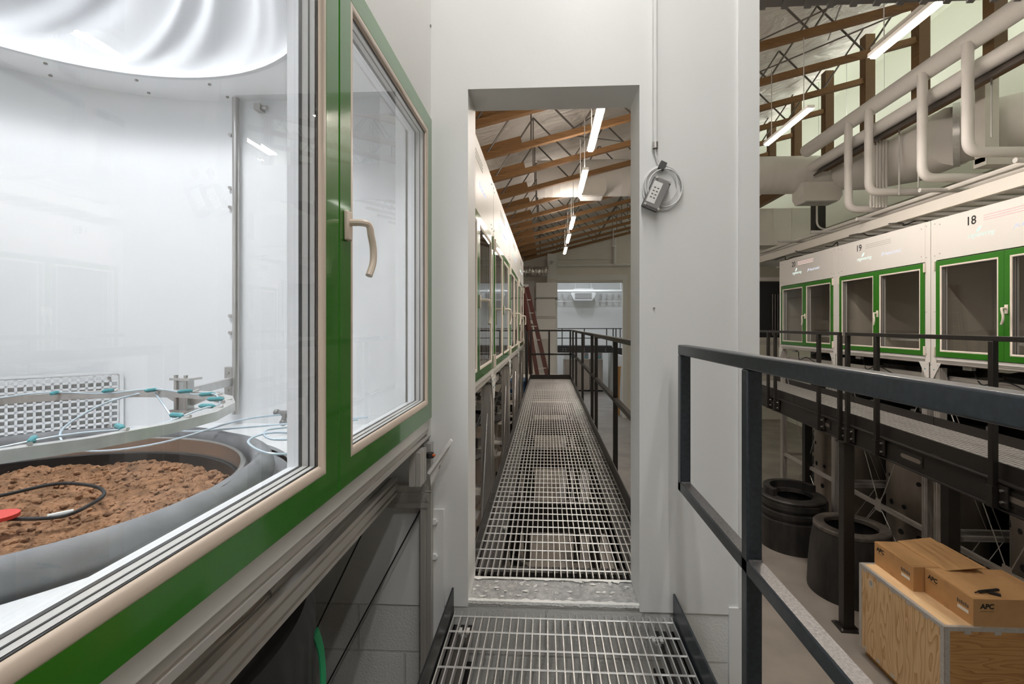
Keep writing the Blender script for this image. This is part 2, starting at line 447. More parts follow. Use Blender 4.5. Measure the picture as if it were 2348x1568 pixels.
# ------------------------------------------------------------------ roof trusses
TY = [5.13+1.2*k for k in range(13)]
t0 = thing('roof_truss', 'first open-web wooden roof truss beyond the white dividing wall, high up', 'roof truss', (0, TY[0], 6.06), 'roof trusses')
y = TY[0]
MB().sweep([(-.045, 0), (.045, 0), (.045, .09), (-.045, .09)], (-2.65, y, zr(-2.65)), (5.5, y, zr(5.5))).build('bottom_chord', 'wood', t0)
MB().sweep([(-.02, 0), (.02, 0), (.02, .12), (-.02, .12)], (-2.65, y+.02, zr(-2.65)+.1), (-.38, y+.02, zr(-.38)+.1)).build('scab_board', 'wood', t0)
xs = [-2.4+.72*i for i in range(12)]
for i, x in enumerate(xs[:-1]):
    a, b = xs[i], xs[i+1]
    p, q = ((a, y, zr(a)+.05), (b, y, zr(b)+.97)) if i % 2 == 0 else ((a, y, zr(a)+.97), (b, y, zr(b)+.05))
    MB().tube(p, q, .015, 6).build('web_tube', 'web', t0)
for x in (xs[3], xs[7]):
    MB().tube((x, y+.02, zr(x)+.05), (x, y+.02, zr(x)+.97), .011, 6).build('web_tube', 'web', t0)
for k in range(1, 13):
    dup(t0, (0, TY[k], 6.06), 0, '%s open-web wooden roof truss counted from the white dividing wall' % ORD[k])

for i, (xa, ya, xb, yb) in enumerate(((4.6, 5.2, 2.2, 8.7), (4.9, 6.4, 2.6, 9.9), (3.2, 5.2, 4.9, 8.7), (1.6, 6.3, .2, 9.9), (.2, 7.5, 1.7, 11.1))):
    o = MB().tube((xa, ya, zr(xa)+.08), (xb, yb, zr(xb)+.92), .011, 6).build('brace_rod', 'web'); tag(o, 'thin slanting bracing rod strung between the roof trusses, %s' % (('rightmost', 'second from the right', 'crossing the rightmost one', 'left one over the walkway', 'right one over the walkway')[i]), 'rod', 'truss bracing rods')
# ------------------------------------------------------------------ lamps
def led(loc, label, group, lens, L=1.22, rods=.7):
    x, y, z = loc
    t = thing('led_light', label, 'light', loc, group)
    MB().box(x-.045, x+.045, y-L/2, y+L/2, z+.012, z+.05).build('housing', 'whitew', t)
    b = MB(); b.sweep([(-.030, .012), (-.025, -.006), (.025, -.006), (.030, .012)], (x, y-L/2+.015, z), (x, y+L/2-.015, z)); b.build('lens', lens, t, smooth=False)
    if lens == 'led_l': MB().box(x-.024, x+.024, y-L/2+.05, y+L/2-.05, z+.048, z+.052).build('added_uplight', lens, t, smooth=False)  # glowing strip added on the housing to brighten the foil ceiling
    for s in (-1, 1):
        MB().tube((x, y+s*L*.36, z+.05), (x, y+s*L*.36, z+.05+rods), .006, 6).build('hanger_rod', 'lgrey', t)
    return t
for i, yy in enumerate((5.62, 7.6, 10.6, 12.5, 14.5)):
    led((.56, yy, 5.45), 'lit tube light over the walkway seen through the doorway, %s from the doorway' % (('nearest', 'second', 'third', 'fourth', 'farthest')[i]), 'lights over the left walkway', 'led_l', rods=zr(.56)-5.4)
for i, (yy, w) in enumerate(((4.42, 'nearer and longer-looking lit tube light hung under the trusses at upper right'), (6.76, 'farther lit tube light hung under the trusses, just left of the white pipes'))):
    led((3.26, yy, 5.9), w, 'lights over the right walkway', 'led_f', rods=zr(3.26)-5.9)
led((1.95, 5.5, 5.9), 'added tube light hidden behind the white wall pier, between the two walkways', None, 'led_f', rods=zr(1.95)-5.9)  # added fixture, out of view, to light the crate's left side
led((4.05, 5.6, 6.62), 'unlit tube fixture above the nearer lit tube light at upper right', None, 'ledoff', rods=.5)
for i, (x, yy) in enumerate(((.28, .95), (.45, -.6), (.9, -2.2))):
    led((x, yy, 5.75), 'lit tube light over the landing before the white wall, %s' % ORD[i], 'lights over the near landing', 'led_n', rods=2.8)
for i in range(7):  # unseen upward-facing tubes added to brighten the bay wall and ceiling
    yy = 3.6+2.3*i
    t = thing('fill_uplight', 'added tube light hidden behind the thick pipes, brightening the pale high bay, %s from the opening' % ORD[i], 'light', (6.6, yy, 7.62), 'added uplights in the high bay')
    MB().box(6.56, 6.64, yy-.75, yy+.75, 7.58, 7.62).build('housing', 'whitew', t)
    MB().box(6.57, 6.63, yy-.74, yy+.74, 7.62, 7.64).build('lens', 'fill_b', t, smooth=False)
    for q in (-.6, .6): MB().tube((6.65, yy+q, 7.6), (6.65, yy+q, 9.5), .006, 6).build('hanger_rod', 'lgrey', t)
for i, (x, yy) in enumerate(((.9, 23.), (2.6, 23.), (.9, 26.), (2.6, 26.))):
    led((x, yy, 6.4), 'lit tube light in the room past the far opening, %s' % ORD[i], 'lights in the far room', 'led_r', rods=.6)

# ------------------------------------------------------------------ ducts and pipes
def spiral(mb, p0, p1, r, n=28, pitch=.16):
    p0, p1 = Vector(p0), Vector(p1); L = (p1-p0).length; k = max(2, int(L/pitch)); P = []; R = []
    for i in range(k):
        for f, q in ((0, 0), (.06, .002), (.12, 0)):
            P.append(p0+(p1-p0)*((i+f)/k)); R.append(r+q)
    P.append(p1); R.append(r)
    mb.path(P, R, n)
d = thing('spiral_duct', 'large beige spiral duct crossing under the trusses behind the near light', 'duct', (3.5, 10.5, 6.4))
b = MB(); spiral(b, (-.2, 10.5, 6.4), (5.9, 10.5, 6.4), .385); b.build('duct_run', 'duct', d)
b = MB(); b.path([(5.88, 10.5, 6.4), (5.96, 10.5, 6.4)], .40, 28); b.build('collar', 'duct', d)
def diffuser(x0, x1, z0, z1, label, yy=10.1):
    t = thing('diffuser_box', label, 'diffuser', ((x0+x1)/2, yy+.2, z0))
    b = MB(); b.prism([(x0+.06, yy, z0), (x1-.06, yy, z0), (x1, yy, z0+.1), (x1, yy, z1), (x0, yy, z1), (x0, yy, z0+.1)], (0, .45, 0)); b.build('box', 'whitew', t, smooth=False)
    b = MB(); b.box(x0+.07, x1-.07, yy+.04, yy+.41, z0-.012, z0); b.build('outlet', 'lgrey', t)
    return t
diffuser(.68, 1.24, 5.93, 6.28, 'white diffuser box under the duct, seen through the doorway by the second light')
diffuser(5.2, 5.97, 5.76, 6.14, 'white diffuser box under the beige duct at right, above chamber 20')
d = thing('round_duct', 'wide beige round duct running diagonally behind the white drop pipes at right', 'duct', (6.2, 7.4, 6.0))
b = MB(); spiral(b, (6.12, 7.52, 6.06), (7.5, 6.35, 6.06), .40); b.build('duct_run', 'duct', d)
b = MB(); b.path([(6.07, 7.56, 6.06), (6.13, 7.51, 6.06)], .46, 36); b.build('flange_ring', 'galv', d)
b = MB(); b.path([(6.1, 10.1, 6.35), (6.2, 9.5, 6.25), (6.15, 8.5, 6.1), (6.09, 7.55, 6.06)], [.39, .43, .46, .44], 16); b.build('transition', 'duct', d)
def pipe_thing(name, label, P, r, m='pipe', cat='pipe', group=None, n=14, flanges=()):
    o = MB().path(P, r, n).build(name, m); tag(o, label, cat, group); return o
pipe_thing('insulated_pipe', 'upper of two thick white pipes running along the wooden beam', [(5.27, 2.4, 6.77), (5.27, 10.12, 6.77)], .125)
pipe_thing('insulated_pipe', 'lower of two thick white pipes running along the wooden beam', [(5.39, 2.4, 6.44), (5.39, 10.12, 6.44)], .10)
drops = ((8.60, 5.22, 'farthest'), (8.07, 5.37, 'third'), (6.96, 5.26, 'second'), (6.24, 5.36, 'nearest'))
for yy, zb, w in drops:
    r = .062
    P = [(5.18, yy, 6.7), (5.18, yy, zb+.16)]+arc((5.18, yy, zb+.16), (5.18, yy, zb), (5.34, yy, zb), 8)[1:]+[(6.9, yy+.1, zb+.02)]
    pipe_thing('drop_pipe', 'white bent pipe dropping from the thick pipes then turning right, %s of four' % w, P, r, group='white drop pipes')
for i in range(4):
    pipe_thing('conduit', 'dark thin conduit strapped under the thick white pipes, %s from the beam' % ORD[i], [(5.36+.035*i, 2.4, 6.24+.035*i), (5.36+.035*i, 10.0, 6.24+.035*i)], .018, 'cond', 'conduit', 'dark conduits', 8)
for i in range(6):
    pipe_thing('conduit', 'slim white vertical conduit beside the farthest drop pipe, %s from left' % ORD[i], [(5.42+.05*i, 8.4, 6.33), (5.42+.05*i, 8.4, 5.2)], .017, 'pipe', 'conduit', 'white vertical conduits', 8)
for i, (x, yy, z0, z1) in enumerate(((5.6, 7.6, 5.3, 6.36), (5.6, 6.4, 5.6, 6.36), (5.6, 8.0, 5.3, 6.4))):
    pipe_thing('hanger_rod', 'thin hanger rod between the wooden beam and the trays, %s' % ORD[i], [(x, yy, z0), (x, yy, z1)], .012, 'lgrey', 'rod', 'hanger rods', 6)
# square riser and its channel behind the nearest drop pipe
t = thing('square_riser', 'pale square riser and channel behind the nearest white drop pipe', 'duct', (6.0, 6.9, 5.5))
MB().box(5.92, 6.10, 6.86, 7.02, 5.45, 6.9).build('riser', 'whitew', t)
MB().box(5.92, 7.6, 6.84, 7.04, 5.40, 5.52).build('channel', 'whitew', t)
# trays and services above the right-hand chambers
t = thing('cable_tray', 'long pale cable tray with rungs running above the right-hand chambers', 'cable tray', (5.6, 8, 4.9))
MB().box(5.26, 5.31, 3.2, 13.5, 4.78, 4.93).build('side_rail', 'whitew', t)
MB().box(6.24, 6.29, 3.2, 13.5, 4.78, 4.93).build('side_rail', 'whitew', t)
b = MB()
for i in range(34): b.box(5.31, 6.24, 3.3+.3*i, 3.36+.3*i, 4.80, 4.84)
b.build('rungs', 'lgrey', t)
for i in range(7):
    yv = 4.2+1.35*i
    pipe_thing('cross_pipe', 'grey service pipe crossing over the chamber tops, %s from the right' % ORD[i], [(5.1, yv, 4.98+.05*(i % 3)), (8.2, yv+.2, 4.98+.05*(i % 3))], .03, 'lgrey', 'pipe', 'cross pipes over the chambers', 8)
for i in range(5):
    x = 5.5+.32*i
    pipe_thing('service_pipe', 'pale service pipe running back above the cable tray, %s from the left' % ORD[i], [(x, 3.5, 5.1+.03*i), (x, 14, 5.1+.03*i)], .035, 'duct', 'pipe', 'service pipes above the tray', 8)
for i in range(5):
    random.seed(20+i)
    P = [(5.15+.9*j/7+.05*random.random(), 7.6+.9*i+.12*random.uniform(-1, 1), 4.70+.1*random.random()) for j in range(8)]
    pipe_thing('cable', 'loose dark cable hanging from the tray above the chambers, %s from the right' % ORD[i], catmull(P, 5), .009, 'hose', 'cable', 'loose tray cables', 6)
t = thing('supply_duct', 'boxy beige rectangular duct far behind the diffuser box at right', 'duct', (5.8, 12.6, 5.4))
MB().box(5.2, 6.6, 12.4, 13.2, 5.25, 6.15).build('casing', 'duct', t)
for i in range(3): MB().box(5.18, 6.62, 12.38, 12.41, 5.23, 5.27).build('seam', 'duct', t) if i == 0 else MB().box(5.2+.45*i, 5.23+.45*i, 12.37, 12.4, 5.25, 6.15).build('seam', 'duct', t)
tag(MB().box(5.98, 6.20, 11.1, 11.3, FZ, 6.1).build('steel_column', 'blackw', smooth=False), 'dark square steel column rising behind chamber 20 below the diffuser box', 'column')
pipe_thing('bent_conduit', 'thin pale conduit curving off the dark steel column', [(6.0, 11.085, 5.9), (6.0, 11.085, 5.55)]+arc((6.0, 11.085, 5.55), (6.0, 11.085, 5.35), (6.25, 11.085, 5.36), 6)[1:]+[(8, 10.6, 5.42)], .02, 'pipe', 'conduit')
# ------------------------------------------------------------------ growth chambers
XF = -.48            # front plane of the left row
def sash(t, name, y0, y1, z0, z1, x, bead, near=False, handle=None):
    s = MB().ring(y0, y1, z0, z1, [(0, x-.075), (0, x-.003), (.003, x), (.064, x), (.064, x-.075)]).build(name, 'green', t)
    MB().ring(y0, y1, z0, z1, [(.064, x-.016), (.064, x-.0010), (.068, x+.0008), (.075, x+.0004), (.081, x-.002), (.086, x-.0075), (.086, x-.016)]).build('glazing_bead', bead, s)
    q = .086
    MB().ring(y0, y1, z0, z1, [(q-.012, x-.012), (q-.012, x-.009), (q+.0015, x-.009), (q+.0015, x-.012)]).build('gasket', 'hose', s)
    for xa, xb in ((x-.027, x-.013), (x-.044, x-.030)):
        MB().ring(y0, y1, z0, z1, [(q-.012, xa), (q-.012, xb), (q, xb), (q, xa)]).build('spacer', 'lgrey' if near else 'alu', s)
    for xa, xb in ((x-.030, x-.027), (x-.051, x-.044)):
        MB().ring(y0, y1, z0, z1, [(q-.012, xa), (q-.012, xb), (q+.001, xb), (q+.001, xa)]).build('gasket', 'hose', s)
    MB().box(x-.0125, x-.0095, y0+q-.01, y1-q+.01, z0+q-.01, z1-q+.01).build('pane', 'glass', s, smooth=False)
    MB().box(x-.047, x-.044, y0+q-.01, y1-q+.01, z0+q-.01, z1-q+.01).build('pane', 'glass', s, smooth=False)
    MB().ring(y0, y1, z0, z1, [(.06, x-.080), (.06, x-.051), (q-.001, x-.051), (q-.006, x-.080)]).build('inner_frame', 'liner' if near else 'chamber', s)
    if handle:
        hy, hz, k = handle; f = 1 if near else 1.35       # k = +1: lever bows towards +y
        h = MB()
        h.prism([(x, hy-.013*f, hz-.036*f), (x, hy+.013*f, hz-.036*f), (x, hy+.014*f, hz+.036*f), (x, hy-.014*f, hz+.036*f)], (.012, 0, 0)).build('handle_plate', bead, s, bevel=.004)
        P = [(.010, 0, .008), (.040, .004, .008), (.052, .014, .003), (.054, .020, -.018), (.056, .030, -.05), (.056, .028, -.085), (.052, .012, -.118)]
        MB().path(catmull([(x+a*f, hy+k*b_*f, hz+c*f) for a, b_, c in P], 5), .0085*f, 10).build('handle', bead, s)
    return s
def gusset(t, y, k, x, z=2.765):
    b = MB(); b.prism([(x, y, z), (x, y-k*.165, z), (x, y-k*.045, z-.20), (x, y, z-.20)], (.008, 0, 0)); g = b.build('gusset_plate', 'chamber', t, smooth=False)
    b = MB(); b.tube((x+.008, y-k*.06, z-.09), (x+.013, y-k*.06, z-.09), .008, 8); b.tube((x+.008, y-k*.02, z-.03), (x+.012, y-k*.02, z-.03), .004, 6); b.tube((x+.008, y-k*.12, z-.03), (x+.012, y-k*.12, z-.03), .004, 6); b.build('bolts', 'teal', g)
def stand(t, yc, x, zt=2.70, near=False):
    for s in (-1, 1):
        for xx in (x-.055, x-1.50):
            if not (near and s > 0 and xx > x-1): MB().extr((xx, yc+s*.90, FZ), (xx, yc+s*.90, zt), .09, .09).build('leg', 'alu', t)
    for s in (-1, 1):
        MB().extr((x-1.5, yc+s*.90, 2.51), (x-.01, yc+s*.90, 2.52), .045, .09).build('side_rail', 'alu', t)
        MB().extr((x-1.5, yc+s*.90, .58), (x-.055, yc+s*.90, .58), .045, .06).build('side_rail', 'alu', t)
    MB().extr((x-.055, yc-.88, .58), (x-.055, yc+.88, .58), .045, .06).build('front_rail', 'alu', t)
    MB().extr((x-1.5, yc-.88, 2.51), (x-1.5, yc+.88, 2.51), .045, .12).build('back_rail', 'alu', t)
    MB().extr((x-.16, yc-.88, 2.565), (x-.16, yc+.88, 2.565), .045, .07).build('front_rail', 'alu', t)
    for s in (-1, 1) if not near else ():
        for z in (2.45, -.40):
            MB().tube((x-.045, yc+s*.86, z), (x-.045, yc, .58), .006, 5).build('brace_cable', 'hose' if near else 'galv', t)
    for s in (-1, 1) if not near else ():
        for z in (2.45, -.40):
            MB().tube((x-.1, yc+s*.88, z), (x-.8, yc+s*.88, .58), .005, 5).build('brace_cable', 'hose' if near else 'galv', t)
    b = MB(); b.prism([(x-.032, yc-.07, .5), (x-.032, yc+.07, .5), (x-.032, yc+.05, .68), (x-.032, yc-.05, .68)], (.006, 0, 0)); b.build('hub_plate', 'alu', t)
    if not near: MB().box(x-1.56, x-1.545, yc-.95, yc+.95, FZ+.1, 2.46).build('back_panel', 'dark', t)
def shell(t, yc, x, zb, zt, near=False, ztop=4.555):
    """white corner posts, header panel and the rails below the windows"""
    for s in (-1, 1):
        y0, y1 = sorted((yc+s*.908, yc+s*.992))
        p = MB().box(x-.09, x-.012, y0, y1, zb-.08, ztop).build('corner_post', 'chamber', t, bevel=.003)
        b = MB()
        for z in (zb+.02, 3.4, 4.1, 4.5): b.tube((x-.012, yc+s*.93, z), (x-.008, yc+s*.93, z), .006, 6)
        b.build('screws', 'grey', p)
    MB().box(x-.08, x-.010, yc-.908, yc+.908, zt+.012, ztop).build('header_panel', 'chamber', t, bevel=.002)
    MB().box(x-.07, x-.012, yc-.908, yc+.908, zb-.044, zb-.004).build('bottom_rail', 'chamber', t, bevel=.003)
    MB().extr((x-.055, yc-.97, zb-.0665), (x-.055, yc+.97, zb-.0665), .075, .041).build('bottom_rail', 'alu', t)

def chamber_proto(yc):
    x = XF; t = thing('growth_chamber', '', 'growth chamber', (x, yc, FZ), 'numbered growth chambers')
    zb, zt = 2.842, 4.03
    shell(t, yc, x, zb, zt)
    sash(t, 'window_sash', yc-.904, yc-.001, zb, zt, x, 'creamw')
    sash(t, 'window_sash', yc+.001, yc+.904, zb, zt, x, 'creamw', handle=(yc+.034, 3.40, 1))
    for z in (zb+.06, zt-.06):
        MB().box(x-.012, x+.014, yc-.925, yc-.905, z-.06, z+.06).build('hinge', 'creamw', t, bevel=.004)
        MB().box(x-.012, x+.014, yc+.905, yc+.925, z-.06, z+.06).build('hinge', 'creamw', t, bevel=.004)
    # hollow body
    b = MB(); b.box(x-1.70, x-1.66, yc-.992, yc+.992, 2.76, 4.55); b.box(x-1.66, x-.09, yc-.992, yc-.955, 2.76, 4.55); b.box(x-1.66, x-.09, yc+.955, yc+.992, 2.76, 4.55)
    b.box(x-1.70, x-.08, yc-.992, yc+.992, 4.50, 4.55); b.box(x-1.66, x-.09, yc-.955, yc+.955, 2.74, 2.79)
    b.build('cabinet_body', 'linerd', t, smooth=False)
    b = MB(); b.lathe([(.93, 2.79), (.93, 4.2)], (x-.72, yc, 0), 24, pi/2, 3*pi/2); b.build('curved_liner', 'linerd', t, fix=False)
    MB().tube((x-.70, yc+.90, 2.85), (x-.70, yc+.90, 4.1), .013, 8).build('riser_tube', 'steel', t)
    b = MB(); b.path([(x-.82+.5*math.cos(a), yc+.5*math.sin(a), 3.02) for a in [2*pi*i/20 for i in range(20)]], .016, 6, closed=True); b.build('irrigation_ring', 'alu', t)
    for s in (-1, 1): gusset(t, yc+s*.985, s, x-.006)
    stand(t, yc, x)
    # underside clutter
    MB().box(x-.14, x-.09, yc-.62, yc-.5, 2.70, 2.755).build('rail_clamp', 'galv', t)
    MB().path(catmull([(x-.2, yc-.6, 2.7), (x-.12, yc-.4, 2.55), (x-.1, yc-.1, 2.62), (x-.15, yc+.3, 2.52), (x-.3, yc+.7, 2.68)], 6), .008, 6).build('drain_hose', 'hose', t)
    return t
LY = [3.41, 5.39, 7.37, 9.35]
RY = [9.39, 7.395, 5.40]
XR = 4.85
proto = chamber_proto(LY[0])
proto['label'] = 'nearest white growth chamber seen through the doorway at left, green window frames'
left_ch = [proto]
for i in range(1, 4):
    left_ch.append(dup(proto, (XF, LY[i], FZ), 0, '%s white growth chamber seen through the doorway, green window frames' % ('second', 'third', 'farthest')[i-1]))
right_ch = []
for i, y in enumerate(RY):
    right_ch.append(dup(proto, (XR, y, FZ), pi, 'white growth chamber marked %d with green window frames, right-hand row' % (20-i)))
def marks(t, num, vent):
    """children in the local space of the chamber (front faces local +x)"""
    BASE[t.name] = Vector((0, 0, 0)); Z = -FZ; xx = -.0095
    fm = lambda s, z: frame_mtx((xx, s, z+Z), (0, 1, 0), (0, 0, 1))
    if num: text('chamber_number', num, .14, 'ink', t, fm(-.41, 4.385), bold=.0015)
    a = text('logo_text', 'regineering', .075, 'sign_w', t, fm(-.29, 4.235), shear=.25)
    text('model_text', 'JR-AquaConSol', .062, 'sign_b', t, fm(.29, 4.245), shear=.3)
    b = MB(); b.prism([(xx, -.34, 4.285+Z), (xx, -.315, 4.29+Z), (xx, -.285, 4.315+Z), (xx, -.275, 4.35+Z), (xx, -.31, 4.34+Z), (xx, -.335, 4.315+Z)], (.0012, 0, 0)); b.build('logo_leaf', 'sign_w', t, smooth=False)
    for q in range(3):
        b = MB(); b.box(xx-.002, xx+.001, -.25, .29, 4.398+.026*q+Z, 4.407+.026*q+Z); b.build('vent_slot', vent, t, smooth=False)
    b = MB()
    for s in (-.85, .85):
        for z in (4.12, 4.48): b.tube((xx, s, z+Z), (xx+.003, s, z+Z), .007, 6)
    b.build('panel_screws', 'grey', t)
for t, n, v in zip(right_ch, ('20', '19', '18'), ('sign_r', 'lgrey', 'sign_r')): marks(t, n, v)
for t in left_ch: marks(t, '', 'grey')

# lysimeters hanging under the chambers
def lysimeter(xc, yc):
    t = thing('lysimeter', '', 'lysimeter', (xc, yc, FZ), 'lysimeters')
    MB().lathe([(.56, -.30), (.58, -.30), (.58, 1.22), (.60, 1.22), (.60, 1.26), (.58, 1.26), (.58, 1.80), (.56, 1.80)], (xc, yc, 0), 40, closed_prof=True).build('tank', 'tank', t)
    for k in range(6):
        for j, z in enumerate((.25, .62, 1.0, 1.42)):
            if (k+j) % 3 == 2: continue
            aa = -1.0+.4*k+.08*(j % 2); n = Vector((math.cos(aa), math.sin(aa), 0)); c = Vector((xc, yc, z))+n*.576
            MB().tube(c, c+n*.008, .042 if (k+j) % 2 else .032, 12).build('port_hole', 'dark', t)
    MB().lathe([(.2, 1.80), (.66, 1.80), (.68, 1.83), (.66, 1.86), (.2, 1.86)], (xc, yc, 0), 36, closed_prof=True).build('rubber_flange', 'drum', t)
    MB().lathe([(.15, 2.14), (.60, 2.14), (.62, 2.16), (.60, 2.18), (.15, 2.18)], (xc, yc, 0), 36, closed_prof=True).build('rubber_disc', 'drum', t)
    MB().lathe([(.12, 1.86), (.12, 2.45)], (xc, yc, 0), 24).build('lift_column', 'alu', t)
    MB().lathe([(.10, 2.45), (.62, 2.45), (.66, 2.5), (.62, 2.6), (.64, 2.66), (.5, 2.70), (.10, 2.7)], (xc, yc, 0), 36, closed_prof=True).build('rubber_bellows', 'drum', t)
    for s in (-1, 1):
        b = MB(); b.prism([(xc+.28, yc+s*.5, 1.60), (xc+.74, yc+s*.62, 1.60), (xc+.74, yc+s*.80, 1.60), (xc+.28, yc+s*.80, 1.60)], (0, 0, .012)); p = b.build('shelf_plate', 'chamber', t)
        b = MB()
        for q in range(3): b.tube((xc+.69, yc+s*(.66+.05*q), 1.612), (xc+.69, yc+s*(.66+.05*q), 1.614), .008, 8)
        b.build('plate_holes', 'dark', p)
        MB().box(xc+.40, xc+.60, yc+s*.68-.05, yc+s*.68+.05, 1.612, 1.71).build('actuator', 'creamw', t, bevel=.012)
        MB().tube((xc+.60, yc+s*.68, 1.66), (xc+.70, yc+s*.68, 1.66), .018, 10).build('actuator_rod', 'steel', t)
        MB().lathe([(.0, 0), (.07, 0), (.07, .02), (.03, .02), (.03, .12), (0, .12)], (xc+.62, yc+s*.42, 1.95), 16).build('load_cell', 'steel', t)
    MB().lathe([(.1, FZ), (.5, FZ), (.5, -.28), (.1, -.28)], (xc, yc, 0), 32, closed_prof=True).build('pedestal', 'blackw', t)
    return t
ly = lysimeter(XF-.84, LY[0])
ly['label'] = 'round lysimeter tank under the nearest chamber seen through the doorway'
for i in range(1, 4): dup(ly, (XF-.84, LY[i], FZ), 0, 'round lysimeter tank under the %s chamber seen through the doorway' % ('second', 'third', 'farthest')[i-1])
for i, y in enumerate(RY):
    r = dup(ly, (XR+.84, y, FZ), pi, 'stainless lysimeter tank with port holes under chamber %d' % (20-i))
    BASE[r.name] = Vector(); 
    text('stencil_text', 'TP 2mm\nTP 3mm', .06, 'inkg', r, frame_mtx((.415, .41, 1.43-FZ+.17), (-.7, .7, 0), (0, 0, 1)) @ Matrix.Translation((0, 0, .006)))
# ------------------------------------------------------------------ the near chamber with its lit interior
NC = 1.10; CX, CY = -1.30, 1.06; RW = .89; NZB, NZT = 2.842, 4.093
t = near = thing('growth_chamber', 'large near growth chamber at left with lit white interior, green window frames', 'growth chamber', (XF, NC, FZ))
shell(t, NC, XF, NZB, NZT, near=True, ztop=5.66)
sash(t, 'window_sash', NC-.908, NC-.0015, NZB, NZT, XF, 'cream', near=True)
sash(t, 'window_sash', NC+.0015, NC+.908, NZB, NZT, XF, 'cream', near=True, handle=(NC+.036, 3.468, 1))
def upts(r_in):   # U-shaped outline: half circle at the back, straight sides to the front
    return [(CX+RW*math.cos(a), CY+RW*math.sin(a)) for a in [pi/2+pi*i/40 for i in range(41)]]
U = [(-.575, CY+RW)]+upts(0)+[(-.575, CY-RW)]
b = MB()
for (xa, ya), (xb, yb) in zip(U[:-1], U[1:]): b.face([(xa, ya, 2.815), (xb, yb, 2.815), (xb, yb, 4.17), (xa, ya, 4.17)])
bmesh.ops.remove_doubles(b.bm, verts=b.bm.verts, dist=1e-5); b.build('inner_wall', 'liner', t, fix=False)
def annulus(z, rin, th=.012, n=96):
    b = MB(); P = []
    for i in range(n):
        a = 2*pi*i/n; c, s = math.cos(a), math.sin(a)
        ro = RW if c <= 0 else min(RW/max(1e-6, abs(s)), .725/c)
        ri = rin if c <= 0 else min(rin, .725/c-.012)
        P.append([(CX+ri*c, CY+ri*s), (CX+ro*c, CY+ro*s)])
    for i in range(n):
        (a, d), (a2, d2) = P[i], P[(i+1) % n]
        for zz in (z, z+th): b.face([(*a, zz), (*d, zz), (*d2, zz), (*a2, zz)])
        b.face([(*a, z), (*a2, z), (*a2, z+th), (*a, z+th)])
    return b
annulus(2.812, .645).build('floor_panel', 'liner', t)
c = annulus(4.163, .695).build('ceiling_panel', 'liner', t)
b = MB()
for a in [pi*.5+pi*i/9 for i in range(10)]:
    for r in (.745, .85): b.tube((CX+r*math.cos(a), CY+r*math.sin(a), 4.158), (CX+r*math.cos(a), CY+r*math.sin(a), 4.163), .006, 6)
b.build('screws', 'grey', c)
# light dome: gathered white fabric rising to a bright lamp
def fold(a, r, z):
    h = (z-4.17)/.46; tw = a+.9*h
    f = sum(w*math.exp(-((((tw-p+pi) % (2*pi))-pi)/s)**2) for p, w, s in FOLDS)
    return (f*math.sin(pi*min(1, max(0, h*1.15)))*1.0, f*.5*math.sin(pi*min(1, max(0, h))))
random.seed(7)
FOLDS = [(2*pi*i/22+random.uniform(-.12, .12), random.choice((-.032, -.024, .024, .02)), random.uniform(.05, .12)) for i in range(22)]
prof = [(.695, 4.165), (.705, 4.195), (.690, 4.26), (.630, 4.36), (.54, 4.46), (.44, 4.55), (.345, 4.62)]
P = [(a[0], a[1]) for a in prof]; PP = [tuple(p[:2]) for p in catmull([(r, z, 0) for r, z in P], 9)]
MB().lathe(PP, (CX, CY, 0), 420, fn=fold).build('light_dome', 'fabric', t, fix=False, smooth='full')
MB().lathe([(.688, 4.158), (.706, 4.158), (.706, 4.172), (.688, 4.172)], (CX, CY, 0), 72, closed_prof=True).build('dome_ring', 'fabric', t)
b = MB(); b.lathe([(.0, 4.90), (.33, 4.90)], (CX, CY, 0), 40); b.build('dome_lamp', 'dome', t)
MB().lathe([(.345, 4.61), (.345, 4.92)], (CX, CY, 0), 48).build('lamp_baffle', 'fabric', t, fix=False)  # unseen baffle added to keep direct lamp light off the dome sides
# outer casing
b = MB(); b.box(XF-1.70, XF-1.68, NC-.99, NC+.94, 2.76, 5.62); b.box(XF-1.68, XF-.09, NC-.99, NC-.955, 2.76, 5.62); b.box(XF-1.68, XF-.09, NC+.90, NC+.94, 2.76, 5.62)
b.box(XF-1.70, XF-.08, NC-.99, NC+.94, 5.62, 5.66); b.build('cabinet_body', 'chamber', t, smooth=False)
# vent grille on the curved wall
ga = math.radians(136); gx, gy = CX+(RW-.066)*math.cos(ga), CY+(RW-.066)*math.sin(ga)
GM = Matrix.Translation((gx, gy, 2.93)) @ Matrix.Rotation(ga+pi/2, 4, 'Z')   # local x along the wall, local y outwards... to centre
b = MB(); nxg, nzg, pg = 24, 9, .0235; wg, hg = nxg*pg, nzg*pg
b.box(-wg/2-.016, wg/2+.016, -.002, .004, -hg/2-.012, -hg/2); b.box(-wg/2-.016, wg/2+.016, -.002, .004, hg/2, hg/2+.012)
b.box(-wg/2-.016, -wg/2, -.002, .004, -hg/2, hg/2); b.box(wg/2, wg/2+.016, -.002, .004, -hg/2, hg/2)
for i in range(nxg+1): b.box(-wg/2+pg*i-.0038, -wg/2+pg*i+.0038, -.002, .004, -hg/2, hg/2)
for j in range(nzg+1): b.box(-wg/2, wg/2, -.002, .004, -hg/2+pg*j-.0042, -hg/2+pg*j+.0042)
bmesh.ops.transform(b.bm, matrix=GM, verts=b.bm.verts); gr = b.build('vent_grille', 'liner', t, smooth=False)
b = MB(); b.box(-wg/2+pg, wg/2-pg, -.012, -.008, -hg/2+pg, hg/2-pg); bmesh.ops.transform(b.bm, matrix=GM, verts=b.bm.verts); b.build('grille_backing', 'lgrey', gr, smooth=False)
b = MB()
